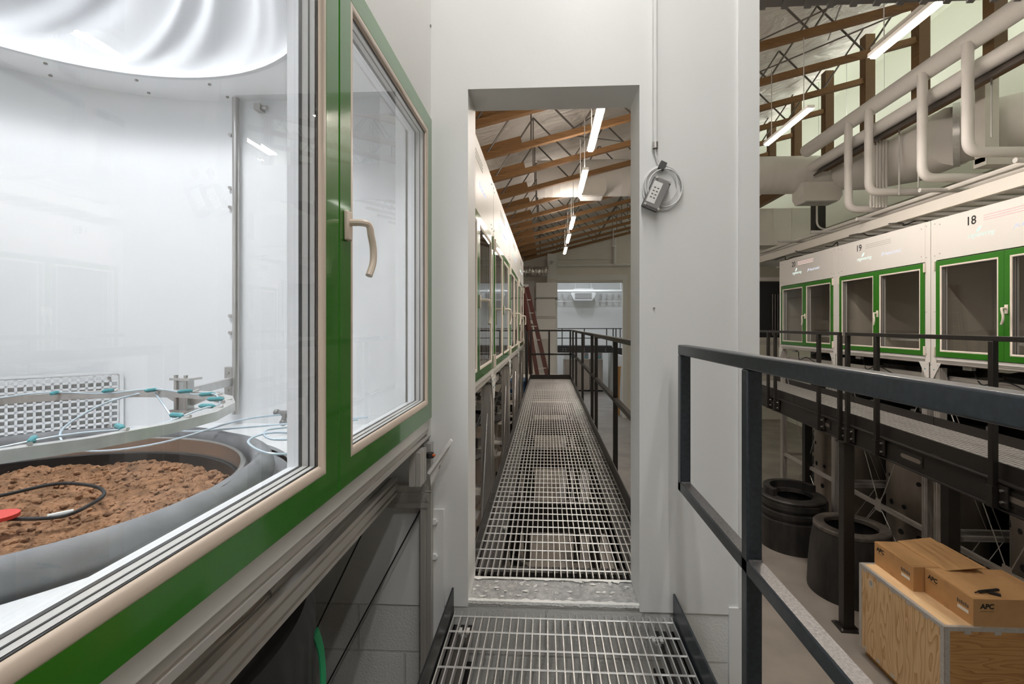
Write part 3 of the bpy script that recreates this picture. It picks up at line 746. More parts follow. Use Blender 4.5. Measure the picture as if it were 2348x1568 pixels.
for s in (-1, 1):
    for q in (-1, 1): b.tube((s*(wg/2-pg*1.2), .008, q*(hg/2-pg*.5)), (s*(wg/2-pg*1.2), -.003, q*(hg/2-pg*.5)), .006, 8)
bmesh.ops.transform(b.bm, matrix=GM, verts=b.bm.verts); b.build('screws', 'steel', gr)
# stainless post with its fixings, on the side wall
px, py = -1.275, 1.925
post = MB().tube((px, py, 2.866), (px, py, 4.18), .013, 16).build('sensor_post', 'steel', t)
b = MB(); b.box(px-.045, px-.012, py-.006, py+.018, 2.94, 3.06)
b.build('post_bracket', 'steel', post, bevel=.002)
b = MB()
for z in (2.895, 2.885, 3.20, 3.27, 3.72, 3.80, 4.02):
    b.tube((px-.035, py+.024, z), (px-.035, py+.012, z), .007, 8)
for z in (2.965, 3.035): b.tube((px-.030, py-.006, z), (px-.030, py-.010, z), .006, 8)
for z in (3.1, 3.62, 3.9): b.tube((px-.018, py+.024, z-.3), (px-.018, py+.012, z-.3), .006, 8)
b.build('wall_screws', 'steel', t)
b = MB(); b.box(-1.19, -1.165, 1.91, 1.95, 4.11, 4.135); b.tube((-1.165, 1.925, 4.122), (-1.14, 1.92, 4.118), .009, 8); b.build('spray_nozzle', 'steel', t)
# stand under the near chamber
stand(t, NC, XF, near=True)
MB().extr((-.50, 2.005, FZ), (-.50, 2.005, 2.74), .045, .045).build('leg', 'alu', t)
MB().extr((-.505, 1.88, 2.61), (-.505, 1.88, 2.74), .045, .09).build('short_post', 'alu', t)
MB().tube((-.48, 1.90, 2.57), (-.455, 1.90, 2.57), .004, 8).build('bolt', 'steel', t)
b = MB(); b.prism([(-.470, 1.93, 2.640), (-.386, 1.95, 2.762), (-.466, 1.93, 2.585)], (.004, .008, -.002)); b.bar((-.474, 1.925, 2.636), (-.384, 1.945, 2.766), .024, .011); g = b.build('gusset_plate', 'chamber', t, smooth=False, label='white plate swung out from the frame corner')
b = MB(); b.prism([(-.433, 1.929, 2.655), (-.429, 1.929, 2.668), (-.425, 1.930, 2.668), (-.430, 1.930, 2.652)], (0, -.002, 0)); b.build('slot', 'grey', g)
MB().lathe([(0, 0), (.016, 0), (.016, .02), (0, .02)], (-.475, 1.955, 2.69), 12).build('plug', 'hose', t)
MB().tube((-.473, 1.95, 2.705), (-.452, 1.95, 2.70), .006, 8).build('connector', 'brass', t)

# lysimeter standing inside and below the near chamber
LX, LYY = -1.30, 1.025
t = thing('lysimeter', 'round lysimeter with grey rubber collar inside the near chamber at left', 'lysimeter', (LX, LYY, FZ))
def sag(a, r, z):
    k = math.exp(-((a-.12)/.16)**2)
    return (.008*noise.noise((math.cos(a)*2.2, math.sin(a)*2.2, r*6))+(-.035*k if r > .56 else 0), .006*noise.noise((math.cos(a)*3, math.sin(a)*3, z*9))-.02*k*(r > .56))
cp = [tuple(p[:2]) for p in catmull([(.558, 2.77, 0), (.556, 2.83, 0), (.560, 2.866, 0), (.580, 2.880, 0), (.604, 2.868, 0), (.614, 2.84, 0), (.608, 2.815, 0), (.612, 2.806, 0), (.66, 2.804, 0)], 4)]
MB().lathe(cp, (LX, LYY, 0), 120, fn=sag).build('rubber_collar', 'rubber', t, fix=False)
MB().lathe([(.530, 2.70), (.530, 2.852), (.536, 2.856), (.542, 2.852), (.548, 2.835), (.560, 2.83), (.560, 2.79)], (LX, LYY, 0), 96).build('steel_rim', 'steel', t, fix=False)
MB().lathe([(.518, 2.70), (.518, 2.805), (.528, 2.805), (.528, 2.70)], (LX, LYY, 0), 96, closed_prof=True).build('inner_liner', 'hose', t)
a = 2.05; n = Vector((math.cos(a), math.sin(a), 0)); tg = Vector((-n.y, n.x, 0)); c = Vector((LX, LYY, 2.845))+n*.536
b = MB(); b.bar(c-tg*.016, c+tg*.016, .024, .034); b.build('rim_clip', 'steel', t)
MB().lathe([(.60, 2.60), (.655, 2.60), (.655, 2.72), (.60, 2.745)], (LX, LYY, 0), 72, fn=None).build('steel_skirt', 'tank', t, fix=False)
MB().lathe([(.60, 2.42), (.655, 2.42), (.655, 2.60)], (LX, LYY, 0), 72).build('tank', 'tank', t, fix=False)
MB().tube((LX+.655*math.cos(.12), LYY+.655*math.sin(.12), 2.42), (LX+.655*math.cos(.12), LYY+.655*math.sin(.12), 2.72), .006, 8).build('weld_strip', 'steel', t)
MB().lathe([(.70, FZ), (.72, 2.44), (.70, 2.50), (.65, 2.50)], (LX, LYY, 0), 300, fn=lambda a, r, z: (.006*math.sin(a*60)*(z < 2.2), 0)).build('insulation_jacket', 'hose', t, fix=False)
text('handwritten_number', '12', .034, 'ink', t, frame_mtx((LX+.657, LYY+.03, 2.622), (0, 1, 0), (0, 0, 1)))
def ja(a, r, z): return (LX+r*math.cos(a), LYY+r*math.sin(a), z)
st = MB(); st.path(catmull([ja(.36, .722, 2.40), ja(.40, .735, 2.32), ja(.38, .74, 2.22), ja(.30, .735, 2.10), ja(.26, .725, 1.9)], 6), .016, 6, flat=.25)
o = st.build('webbing_strap', 'strap'); tag(o, 'green webbing strap hanging on the black drum below the near chamber', 'strap')
# soil
b = MB(); n = 230; R = .524; V = {}
def soil_h(x, y):
    h = .020*noise.noise((x*5, y*5, 1))+.016*abs(noise.noise((x*12, y*12, 5)))+.014*abs(noise.noise((x*30, y*30, 9)))+.008*abs(noise.noise((x*65, y*65, 2)))-.008+.003*noise.noise((x*130, y*130, 6))
    return h+.010*max(0, noise.noise((x*16, y*7, 20)))
for i in range(n+1):
    for j in range(n+1):
        x = -R+2*R*i/n; y = -R+2*R*j/n
        if x*x+y*y <= (R+.006)**2:
            q = max(1, math.hypot(x, y)/R); V[i, j] = b.bm.verts.new((LX+x/q, LYY+y/q, 2.772+soil_h(x, y)))
for i in range(n):
    for j in range(n):
        if all(k in V for k in ((i, j), (i+1, j), (i+1, j+1), (i, j+1))): b.bm.faces.new((V[i, j], V[i+1, j], V[i+1, j+1], V[i, j+1]))
o = b.build('soil', 'soil'); tag(o, 'loose brown soil filling the round lysimeter in the near chamber', 'soil', kind='stuff')
random.seed(11)
b = MB()
for k in range(1500):
    a, r = random.uniform(0, 2*pi), .50*math.sqrt(random.random()); s = .002+.009*random.random()**3.2
    x, y = r*math.cos(a), r*math.sin(a); m = Matrix.Translation((LX+x, LYY+y, 2.776+soil_h(x, y))) @ Matrix.Rotation(random.uniform(0, 3), 4, 'Z') @ Matrix.Diagonal((s*1.3, s, s*.7, 1))
    bmesh.ops.create_icosphere(b.bm, subdivisions=1, radius=1, matrix=m)
for v in b.bm.verts: v.co += Vector((noise.noise(v.co*130), noise.noise(v.co*130+Vector((5, 0, 0))), 0))*.003
o = b.build('soil_clods', 'soil'); tag(o, 'small clods lying on the brown soil in the near chamber', 'soil', kind='stuff')
# irrigation ring
RX, RYY, RR, RZ = -1.33, 1.13, .475, 2.996
t = thing('irrigation_ring', 'stainless irrigation ring with teal emitters held above the soil', 'irrigation ring', (RX, RYY, RZ))
b = MB(); N = 20; P = [(RX+RR*math.cos(2*pi*(i+.5)/N), RYY+RR*math.sin(2*pi*(i+.5)/N), RZ) for i in range(N)]
b.lathe([(RR-.012, -.012), (RR+.012, -.012), (RR+.012, .012), (RR-.012, .012)], (RX, RYY, RZ), N, pi/N, 2*pi+pi/N, closed_prof=True)
b.build('ring_tube', 'galv', t)
for i in range(N):
    a = 2*pi*(i+.5)/N+.14; n = Vector((math.cos(a), math.sin(a), 0)); tg = Vector((-n.y, n.x, 0)); c = Vector((RX, RYY, RZ+.016))+n*(RR-.01)
    e = MB().path([c-n*.052+tg*.012, c-n*.045+tg*.010, c-n*.018+tg*.004, c-n*.01], [.003, .0065, .0065, .003], 8).build('emitter', 'teal', t)
    MB().tube(c-n*.012-Vector((0, 0, .006)), c+n*.010+Vector((0, 0, .000)), .004, 8).build('fitting', 'galv', e)
b = MB(); b.path([(RX+(RR-.03)*math.cos(a), RYY+(RR-.03)*math.sin(a), RZ+.012+.006*math.sin(a*9)) for a in [2*pi*i/80 for i in range(80)]], .0024, 6, closed=True); b.build('feed_tube', 'tube', t)
ang = math.radians(82); n = Vector((math.cos(ang), math.sin(ang), 0)); tg = Vector((-n.y, n.x, 0)); c = Vector((RX, RYY, RZ))+n*(RR+.03)
cl = MB().bar(c-Vector((0, 0, .058)), c+Vector((0, 0, .05)), .034, .034, up=n).build('clamp', 'galv', t)
for z in (-.062, .048): MB().bar(c+Vector((0, 0, z))-tg*.04, c+Vector((0, 0, z))+tg*.04, .055, .008).build('clamp_plate', 'galv', cl)
for s in (-1, 1):
    for q in (-.02, .02):
        MB().tube(c+tg*q-n*.02-Vector((0, 0, .085)), c+tg*q-n*.02+Vector((0, 0, .062)), .0065, 8).build('clamp_bolt', 'steel', cl) if s > 0 else None
b = MB(); b.prism([c-tg*.15+Vector((0, 0, .005)), c+tg*.13+Vector((0, 0, .005)), c+tg*.03+Vector((0, 0, -.045)), c-tg*.03+Vector((0, 0, -.045))], n*.006); b.build('gusset', 'galv', cl)
MB().bar(c+n*.01, (px-.02, py-.004, 3.0), .024, .03).build('arm', 'galv', t)
# clear tubing and cable
def tube_thing(name, label, cat, P, r, m, n=6): 
    o = MB().path(catmull(P, 8), r, n).build(name, m); return tag(o, label, cat)
tube_thing('irrigation_tube', 'thin clear tube looping down from the irrigation ring into the soil rim', 'tube', [(-1.38, 1.60, 3.0), (-1.46, 1.52, 2.97), (-1.50, 1.42, 2.90), (-1.36, 1.36, 2.86), (-1.18, 1.42, 2.87), (-1.05, 1.60, 2.905), (-.98, 1.74, 2.90)], .0032, 'tube')
tube_thing('irrigation_tube', 'thin clear tube running from the ring clamp across to the black tee fitting', 'tube', [(-1.33, 1.58, 3.0), (-1.26, 1.56, 2.93), (-1.18, 1.50, 2.89), (-1.0, 1.60, 2.885), (-.85, 1.72, 2.88), (-.66, 1.76, 2.89)], .0032, 'tube')
tube_thing('irrigation_tube', 'clear tube coiled near the inner window corner behind the glass', 'tube', [(-.66, 1.66, 2.90), (-.78, 1.44, 2.92), (-.80, 1.34, 2.93), (-.74, 1.28, 2.92), (-.63, 1.36, 2.91), (-.76, 1.32, 2.93), (-.80, 1.26, 2.92), (-.70, 1.18, 2.91), (-.62, 1.22, 2.90)], .0032, 'tube')
t = thing('tee_fitting', 'small black tee fitting lying at the back right of the chamber floor', 'fitting', (-.965, 1.745, 2.90))
b = MB(); b.tube((-.995, 1.745, 2.905), (-.935, 1.745, 2.905), .010, 10); b.tube((-.965, 1.745, 2.905), (-.968, 1.735, 2.875), .010, 10)
for p in ((-.998, 1.745, 2.907), (-.93, 1.745, 2.906), (-.968, 1.734, 2.872)): b.ball(p, .013)
b.build('tee_body', 'boxgrey', t)
hz = 2.805
t = thing('sensor_cable', 'black sensor cable looped on the soil with a red disc', 'cable', (-1.2, 1.08, hz))
MB().path(catmull([(-1.17, .99, hz+.005), (-1.08, 1.02, hz), (-1.07, 1.08, hz+.004), (-1.10, 1.15, hz+.006), (-1.19, 1.21, hz+.004), (-1.30, 1.22, hz+.004), (-1.36, 1.14, hz), (-1.42, 1.02, hz)], 8), .0044, 8).build('cable', 'hose', t)
MB().tube((-1.10, 1.012, hz+.003), (-1.073, 1.045, hz+.003), .0054, 8).build('cable_label', 'paper', t)
MB().lathe([(0, 0), (.036, 0), (.036, .008), (0, .008)], (-1.185, .985, hz+.008), 20).build('red_disc', 'redd', t)
# ------------------------------------------------------------------ gratings, walkways, railings
def grating(x0, x1, y0, y1, z, t, m='galv', depth=.032, ob=.1, pitch=.0297, bars_out=.012, name='grating'):
    b = MB(); n = int((x1-x0)/pitch)
    for i in range(n+1):
        x = x0+(x1-x0)*i/n; b.box(x-.0022, x+.0022, y0, y1, z-depth, z)
    k = int((y1-y0-.03)/ob)
    for j in range(k+1):
        y = y1-.035-ob*j; b.tube((x0, y, z-.003), (x1, y, z-.003), .0042, 5)
    return b.build(name, m, t)
LZ = 2.022
t = thing('landing', 'near steel grating landing in front of the doorway', 'platform', (.065, .7, LZ))
g = grating(-.385, .515, -.7, 2.035, LZ, t)
MB().box(-.402, -.394, -.7, 2.05, LZ-.06, LZ+.092).build('toe_plate', 'black', t, bevel=.0015)
MB().box(.526, .534, -.7, 2.045, LZ-.06, LZ+.092).build('toe_plate', 'raildark', t, bevel=.0015)
for x in (-.385, .435):
    b = MB(); b.box(x, x+.08, -.7, 2.0, LZ-.05, LZ-.038); b.box(x if x < 0 else x+.074, x+.006 if x < 0 else x+.08, -.7, 2.0, LZ-.20, LZ-.038); b.box(x, x+.08, -.7, 2.0, LZ-.20, LZ-.19)
    b.build('side_channel', 'blackw', t)
MB().box(-.38, .515, .2, .26, LZ-.2, LZ-.04).build('cross_beam', 'blackw', t)
for x, yv in ((-.325, 1.90), (.425, 1.885)):
    b = MB()
    for s in (-1, 1): b.box(x+s*.015-.006, x+s*.015+.006, yv-.016, yv+.016, LZ-.004, LZ+.004)
    b.box(x-.013, x+.013, yv-.012, yv+.012, LZ-.018, LZ-.012); c = b.build('grating_clip', 'galv', t)
    MB().tube((x, yv, LZ-.012), (x, yv, LZ-.002), .008, 6).build('clip_bolt', 'steel', c)
for x in (-.25, .46): MB().box(x-.035, x+.035, 1.62, 1.68, LZ-.28, LZ-.05).build('hanger_bracket', 'dark', t)
for x in (-.345, .475):
    for yy in (-.6, 1.55): MB().box(x-.04, x+.04, yy-.04, yy+.04, FZ, LZ-.2).build('leg', 'blackw', t)

def rail(t, pts, z_top, z_mid, zfoot, posts, m='raildark', s=.038, mid=True, bev=.004):
    for a, b_ in zip(pts[:-1], pts[1:]):
        o = MB().bar((*a, z_top-s/2), (*b_, z_top-s/2), s).build('top_rail', m, t, bevel=bev)
        if mid: MB().bar((*a, z_mid), (*b_, z_mid), s).build('mid_rail', m, t, bevel=bev)
    for (x, y) in posts:
        MB().bar((x, y, zfoot), (x, y, z_top-s), s, up=(0, 1, 0)).build('post', m, t, bevel=bev)
RXX = .522
t = thing('guard_rail', 'near dark steel guard rail on the right of the landing', 'guard rail', (RXX, .8, LZ))
rail(t, [(RXX, 1.885), (RXX, -.6)], 3.156, 2.62, LZ-.02, [(RXX, 1.262), (RXX, .05)])
MB().bar((RXX, 1.866, 2.60), (RXX, 1.866, 3.118), .038, up=(0, 1, 0)).build('end_post', 'raildark', t, bevel=.004)
b = MB(); b.box(RXX-.0165, RXX+.0165, -.6, 1.24, 2.6392, 2.6402); b.box(RXX-.0165, RXX+.0165, 1.285, 1.84, 2.6392, 2.6402); b.build('worn_top', 'millscale', t, label='worn bare steel on top of the middle rail')
for yy in (1.24, 1.845):
    MB().tube((RXX-.017, yy-.001, 2.640), (RXX+.017, yy-.001, 2.640), .004, 8).build('weld_bead', 'millscale', t)

# left walkway beyond the doorway
LX0, LX1, LY0, LY1 = -.355, .525, 2.30, 10.74
t = thing('walkway', 'long steel grating walkway running away beyond the doorway', 'walkway', (.085, 6.5, DECK))
for ya, yb in ((2.30, 4.9), (4.91, 7.8), (7.81, 10.74)):
    grating(LX0, LX1, ya, yb, DECK, t)
for x, w in ((LX0-.008, .008), (LX1, .008)):
    MB().box(x, x+w, 2.27 if x < 0 else 2.27, LY1, DECK-.06, DECK+.10).build('toe_plate', 'blackw', t, bevel=.0015)
MB().box(LX0, LX1, LY1, LY1+.008, DECK-.05, DECK+.10).build('toe_plate', 'blackw', t)
for x in (LX0, LX1-.12):
    b = MB(); b.box(x, x+.12, 2.4, LY1, DECK-.05, DECK-.036); xa = x if x < 0 else x+.114; b.box(xa, xa+.006, 2.4, LY1, DECK-.26, DECK-.036); b.box(x, x+.12, 2.4, LY1, DECK-.26, DECK-.25); b.build('side_channel', 'blackw', t)
for yy in (2.46, 3.4, 4.9, 6.4, 7.8, 9.3, 10.6):
    b = MB(); b.box(LX0+.07, LX1-.07, yy-.03, yy+.03, DECK-.25, DECK-.05); b.build('cross_beam', 'blackw', t)
for yy in (4.9, 7.8, 10.6):
    for x in (LX0+.04, LX1-.04): MB().box(x-.05, x+.05, yy-.05, yy+.05, FZ, DECK-.25).build('leg', 'blackw', t)
b = MB()
for yy in (2.9, 3.5):
    for x in (-.25, .44): b.tube((x, yy, DECK-.05), (x, yy, DECK-.025), .010, 6)
b.build('clamp_bolts', 'galv', t)
t = thing('guard_rail', 'dark guard rail along the right side of the walkway beyond the doorway', 'guard rail', (.58, 6.5, DECK))
rail(t, [(.585, 2.35), (.585, 6.02)], 3.13, 2.60, DECK-.15, [(.585, 2.6), (.585, 4.15), (.585, 5.75)], 'blackw')
rail(t, [(.585, 6.06), (.585, 10.80)], 3.13, 2.60, DECK-.15, [(.585, 6.25), (.585, 7.9), (.585, 9.6), (.585, 10.74)], 'blackw')
t = thing('guard_rail', 'dark guard rail closing the far end of the walkway beyond the doorway', 'guard rail', (.1, 10.78, DECK))
rail(t, [(-.36, 10.79), (.56, 10.79)], 3.135, 2.59, DECK-.15, [(-.35, 10.79), (.06, 10.79), (.53, 10.79)], 'blackw')
t = thing('guard_post', 'dark square post on the left edge of the walkway by the farthest chamber', 'post', (-.40, 9.9, DECK))
MB().box(-.43, -.38, 9.8, 9.98, 1.95, 3.10).build('post_tube', 'blackw', t)

# right-hand walkway, set slightly askew to the chambers
WR = Matrix.Translation((3.72, 5.6, 0)) @ Matrix.Rotation(-math.atan(.072), 4, 'Z')
def wr(x, y, z): return tuple(WR @ Vector((x, y, z)))
t = rw = thing('walkway', 'right-hand steel grating walkway on a black frame in front of the numbered chambers', 'walkway', wr(.4, 0, DECK))
RW0, RW1, RWY0, RWY1 = 0.0, .86, -2.6, 5.2
def wbox(*b): m = MB().box(*b); bmesh.ops.transform(m.bm, matrix=WR, verts=m.bm.verts); return m
b = MB()
n = 15
for i in range(n+1):
    x = .015+.83*i/n; b.box(x-.010, x+.010, RWY0, RWY1, DECK-.012, DECK)
for j in range(int((RWY1-RWY0)/.1)): b.box(.0, RW1, RWY0+.1*j, RWY0+.1*j+.008, DECK-.008, DECK+.001)
bmesh.ops.transform(b.bm, matrix=WR, verts=b.bm.verts); b.build('grating', 'galv', t)
for x in (-.008, RW1):
    for ya, yb in ((RWY0, .48), (.49, 2.2), (2.21, RWY1)):
        wbox(x, x+.008, ya, yb, DECK-.03, DECK+.10).build('toe_plate', 'blackw', t)
for x in (-.05, RW1-.01):
    b = MB(); b.box(x, x+.06, RWY0, RWY1, DECK-.262, DECK-.25); b.box(x, x+.06, RWY0, RWY1, DECK-.05, DECK-.038); xm = x if x < 0 else x+.052
    b.box(x+.024, x+.032, RWY0, RWY1, DECK-.26, DECK-.04)
    bmesh.ops.transform(b.bm, matrix=WR, verts=b.bm.verts); b.build('side_channel', 'blackw', t)
for yv in (-1.75, -.55, 1.2, 2.9):
    h = wbox(-.034, -.026, yv-.17, yv+.17, DECK-.20, DECK-.09).build('handhole_plate', 'blackw', t)
    b = MB(); P = [(-.0345, yv+s*.115+.035*math.sin(a)*1.0, DECK-.145+.022*math.cos(a)) for s, a0 in ((1, 0), (-1, pi)) for a in [a0+pi*i/8 for i in range(9)]]
    b.prism(P, (-.001, 0, 0)); bmesh.ops.transform(b.bm, matrix=WR, verts=b.bm.verts); b.build('handhole', 'tank', h, smooth=False)
for yv in (-2.4, -1.2, .1, 1.6, 3.2, 4.8):
    wbox(.03, RW1-.03, yv-.03, yv+.03, DECK-.24, DECK-.05).build('cross_beam', 'blackw', t)
for (xa, ya) in ((-.02, .66), (-.02, 4.4), (RW1+.02, .25), (RW1+.02, 3.8)):
    l = wbox(xa-.062, xa+.062, ya-.062, ya+.062, FZ+.012, DECK-.262).build('leg', 'blackw', t, bevel=.004)
    wbox(xa-.12, xa+.12, ya-.12, ya+.12, FZ, FZ+.014).build('base_plate', 'blackw', l)
    wbox(xa-.09, xa+.09, ya-.09, ya+.09, DECK-.27, DECK-.258).build('cap_plate', 'blackw', l)
    b = MB()
    for s in (-1, 1):
        for q in (-1, 1): b.tube((xa+s*.095, ya+q*.095, FZ+.01), (xa+s*.095, ya+q*.095, FZ+.035), .012, 8)
    bmesh.ops.transform(b.bm, matrix=WR, verts=b.bm.verts); b.build('anchor_bolts', 'steel', l)
def wrail(label, y0, y1, posts):
    t = thing('guard_rail', label, 'guard rail', wr(-.06, (y0+y1)/2, DECK))
    X = -.062
    for z, nm in ((3.125, 'top_rail'), (2.60, 'mid_rail')):
        if nm == 'mid_rail': continue
        MB().bar(wr(X, y0, z), wr(X, y1, z), .04).build(nm, 'blackw', t, bevel=.003)
    for yv in posts:
        p = MB().bar(wr(X, yv, DECK-.25), wr(X, yv, 3.105), .045, up=(0, 1, 0)).build('post', 'blackw', t, bevel=.003)
        wbox(X-.03, X+.03, yv-.03, yv+.03, DECK-.25, DECK-.08).build('post_sleeve', 'blackw', p)
        wbox(X+.01, X+.022, yv-.12, yv-.03, DECK-.23, DECK-.06).build('mount_plate', 'blackw', p)
        for z in (DECK-.19, DECK-.10): MB().tube(wr(X+.012, yv-.075, z), wr(X-.008, yv-.075, z), .011, 6).build('mount_bolt', 'steel', p)
wrail('dark guard rail on the right-hand walkway, nearer section', -2.5, .57, (-1.57, -.04, .55))
wrail('dark guard rail on the right-hand walkway, farther section toward chamber 20', .71, 5.0, (.73, 1.28, 2.79, 3.1, 4.9))
# ------------------------------------------------------------------ crate, boxes, drums
CR = (3.605, 4.75, 4.585, 5.78, -.45, .495)
x0, x1, y0, y1, z0, z1 = CR
t = thing('plywood_crate', 'steel-edged plywood crate on the hall floor at lower right', 'crate', ((x0+x1)/2, (y0+y1)/2, FZ))
MB().box(x0, x0+.012, y0, y1, z0, z1-.014).build('side_panel', 'ply', t, smooth=False)
MB().box(x1-.012, x1, y0, y1, z0, z1-.014).build('side_panel', 'ply', t, smooth=False)
MB().box(x0+.012, x1-.012, y0, y0+.012, z0, z1-.014).build('end_panel', 'ply_shade', t, smooth=False)
MB().box(x0+.012, x1-.012, y1-.012, y1, z0, z1-.014).build('end_panel', 'ply_shade', t, smooth=False)
MB().box(x0, x1, y0, y1, z1-.014, z1).build('lid', 'ply_lit', t, smooth=False)
def strip(a, b_, w=.05, nrm=((-1, 0, 0), (0, 0, 1)), e=.0012):
    """folded edge strip along a corner with a dotted row of punched tabs"""
    m = MB(); a, b_ = Vector(a), Vector(b_); d = (b_-a).normalized()
    for n in nrm:
        n = Vector(n); o = [Vector(q) for q in nrm if Vector(q) != n][0]
        c0 = a-o*w/2+n*e; c1 = b_-o*w/2+n*e
        q_ = [(-w/2, -.0012), (w/2, -.0012), (w/2, .0012), (-w/2, .0012)] if abs(d.cross(n).normalized().dot(o)) > .5 else [(-.0012, -w/2), (.0012, -w/2), (.0012, w/2), (-.0012, w/2)]
        m.sweep(q_, c0, c1, up=n if len(q_) and q_[0][0] == -w/2 else o)
    return m
for yy in (y0, y1):
    for xx, sx in ((x0, -1), (x1, 1)):
        strip((xx, yy, z0), (xx, yy, z1), .045, ((sx, 0, 0), (0, -1 if yy == y0 else 1, 0)), .0028).build('edge_strip', 'galv', t, smooth=False)
for xx, sx in ((x0, -1), (x1, 1)): strip((xx, y0, z1), (xx, y1, z1), .032, ((sx, 0, 0), (0, 0, 1))).build('edge_strip', 'galv', t, smooth=False)
for yy, sy in ((y0, -1), (y1, 1)): strip((x0, yy, z1), (x1, yy, z1), .032, ((0, sy, 0), (0, 0, 1)), .0020).build('edge_strip', 'galv', t, smooth=False)
b = MB()
for i in range(34):
    z = z0+.02+i*.0275; b.box(x0-.003, x0-.0012, y0+.018, y0+.026, z, z+.012); b.box(x0+.03, x0+.038, y0-.003, y0-.0012, z, z+.012)
for i in range(42):
    yv = y0+.02+i*.0278; b.box(x0+.012, x0+.02, yv, yv+.012, z1+.0015, z1+.003)
for i in range(40):
    xv = x0+.02+i*.0278; b.box(xv, xv+.012, y0+.012, y0+.02, z1+.0015, z1+.003)
b.build('punched_tabs', 'lgrey', t, smooth=False)
for i in range(5):
    for zz, s in ((z1-.032, -1), (z0+.02, 1)):
        yv = y0+.22+.22*i; b = MB()
        for q in (-1, 1): b.lathe([(0, 0), (.016, 0), (.016, .003), (0, .003)], (0, 0, 0), 12); bmesh.ops.translate(b.bm, verts=b.bm.verts[-48:], vec=(q*.014, 0, 0))
        bmesh.ops.transform(b.bm, matrix=Matrix.Translation((x0-.001, yv, zz+s*.008)) @ Matrix.Rotation(pi/2, 4, 'Z') @ Matrix.Rotation(pi/2, 4, 'X'), verts=b.bm.verts); b.build('clip', 'galv', t)
for i in range(4):
    xv = x0+.2+.26*i; b = MB(); b.box(xv-.03, xv+.03, y0-.003, y0, z1-.058, z1-.03); b.build('clip', 'galv', t)
for xv in (x0+.06, (x0+x1)/2, x1-.16): MB().box(xv, xv+.10, y0+.02, y1-.02, FZ, z0).build('skid', 'ply_shade', t, smooth=False)
b = MB(); b.box(x0-.0015, x0-.0005, y1-.23, y1-.17, z1-.17, z1-.10); b.build('paper_tag', 'paper', t, smooth=False)
b = MB()
for i in range(5): b.box(x0-.0022, x0-.0016, y1-.222, y1-.178, z1-.16+.012*i, z1-.154+.012*i)
b.build('tag_print', 'inkg', t, smooth=False)

def carton(label, bx, flap=None, upper=True):
    a0, a1, b0, b1, c0, c1 = bx
    t = thing('cardboard_box', label, 'cardboard box', ((a0+a1)/2, (b0+b1)/2, c0), 'flat cardboard boxes on the crate')
    MB().box(a0, a1, b0, b1, c0, c1).build('box_body', 'card', t, bevel=.003)
    b = MB(); b.box(a0+.01, a0+.30, b0+.02, b1-.02, c1, c1+.003); b.build('top_flap', 'card', t)
    b = MB(); L = b1-b0
    b.box(a0-.001, a0, b0+L*.47, b0+L*.57, c1-.06, c1); b.box(a0-.001, a0, b0+L*.47, b0+L*.57, c0, c0+.05); b.build('packing_tape', 'card2', t, smooth=False)
    b = MB(); b.box(a0-.0015, a0-.0004, b0+.05, b0+.17, c0+.085, c0+.115); b.build('shipping_label', 'paper', t, smooth=False)
    b = MB()
    for i in range(6):
        b.box(a0-.0015, a0-.0004, b0+.05+.022*i, b0+.064+.022*i, c0+.135, c0+.165+.006*(i % 2))
    b.build('printed_marks', 'inkg', t, smooth=False)
    text('box_logo', 'APC', .062, 'ink', t, frame_mtx((a0-.001, b1-.10, c1-.085), (0, -1, 0), (0, 0, 1)), shear=.1, bold=.0022)
    b = MB(); b.box(a0-.0012, a0-.0004, b1-.15, b1-.06, c1-.105, c1-.1025); b.build('logo_rule', 'ink', t, smooth=False)
    return t
t = carton('long cardboard box at the front corner of the crate lid, black connector on top', (3.872, 4.62, 4.605, 5.17, .495, .748))
text('box_logo', 'APC', .062, 'ink', t, frame_mtx((3.99, 4.6035, .66), (1, 0, 0), (0, 0, 1)), shear=.1, bold=.0022)
b = MB(); b.box(3.93, 4.05, 4.6036, 4.6044, .635, .6375); b.build('logo_rule', 'ink', t, smooth=False)
t2 = carton('cardboard box at the back of the crate lid with its top flap raised', (3.768, 4.50, 5.18, 5.775, .495, .748))
b = MB(); b.prism([(4.02, 5.10, .752), (4.02, 5.775, .752), (4.36, 5.74, .815), (4.36, 5.08, .80)], (0, 0, .005)); b.build('raised_flap', 'card', t2, smooth=False)
t = thing('black_connector', 'small black plastic connector lying on the front cardboard box', 'connector', (4.1, 4.68, .757))
b = MB(); b.bar((3.99, 4.69, .768), (4.20, 4.73, .772), .022, .02); b.build('connector_body', 'hose', t, bevel=.003)
b = MB(); b.bar((4.08, 4.70, .765), (4.15, 4.65, .762), .03, .016); b.tube((3.98, 4.688, .768), (3.95, 4.68, .766), .006, 8); b.build('latch', 'hose', t)

def drum(name, label, c, prof, mat_='drum'):
    t = thing(name, label, 'drum', (c[0], c[1], FZ))
    o = MB().lathe(prof, (c[0], c[1], 0), 64, closed_prof=True).build('drum_wall', mat_, t)
    return t
c = (4.33, 7.12)
t = drum('black_drum', 'open black tapered plastic drum standing beside the dark walkway column', c, [(.44, FZ), (.545, FZ), (.55, FZ+.03), (.535, -.2), (.51, .10), (.47, .335), (.40, .335), (.40, 0.0), (.42, -.45)])
MB().lathe([(.325, .335), (.465, .335), (.475, .35), (.47, .385), (.455, .40), (.335, .40), (.325, .385)], (c[0], c[1], 0), 64, closed_prof=True).build('rim', 'drumrim', t, label='dusty ribbed rim')
c = (4.26, 8.62)
t = drum('black_drum', 'black drum with stacked rings and a curved lid piece, left of the tapered drum', c, [(.42, FZ), (.53, FZ), (.535, -.05), (.50, -.03), (.50, .02), (.54, .03), (.54, .10), (.49, .12), (.49, .16), (.53, .17), (.53, .25), (.40, .25), (.40, -.45)])
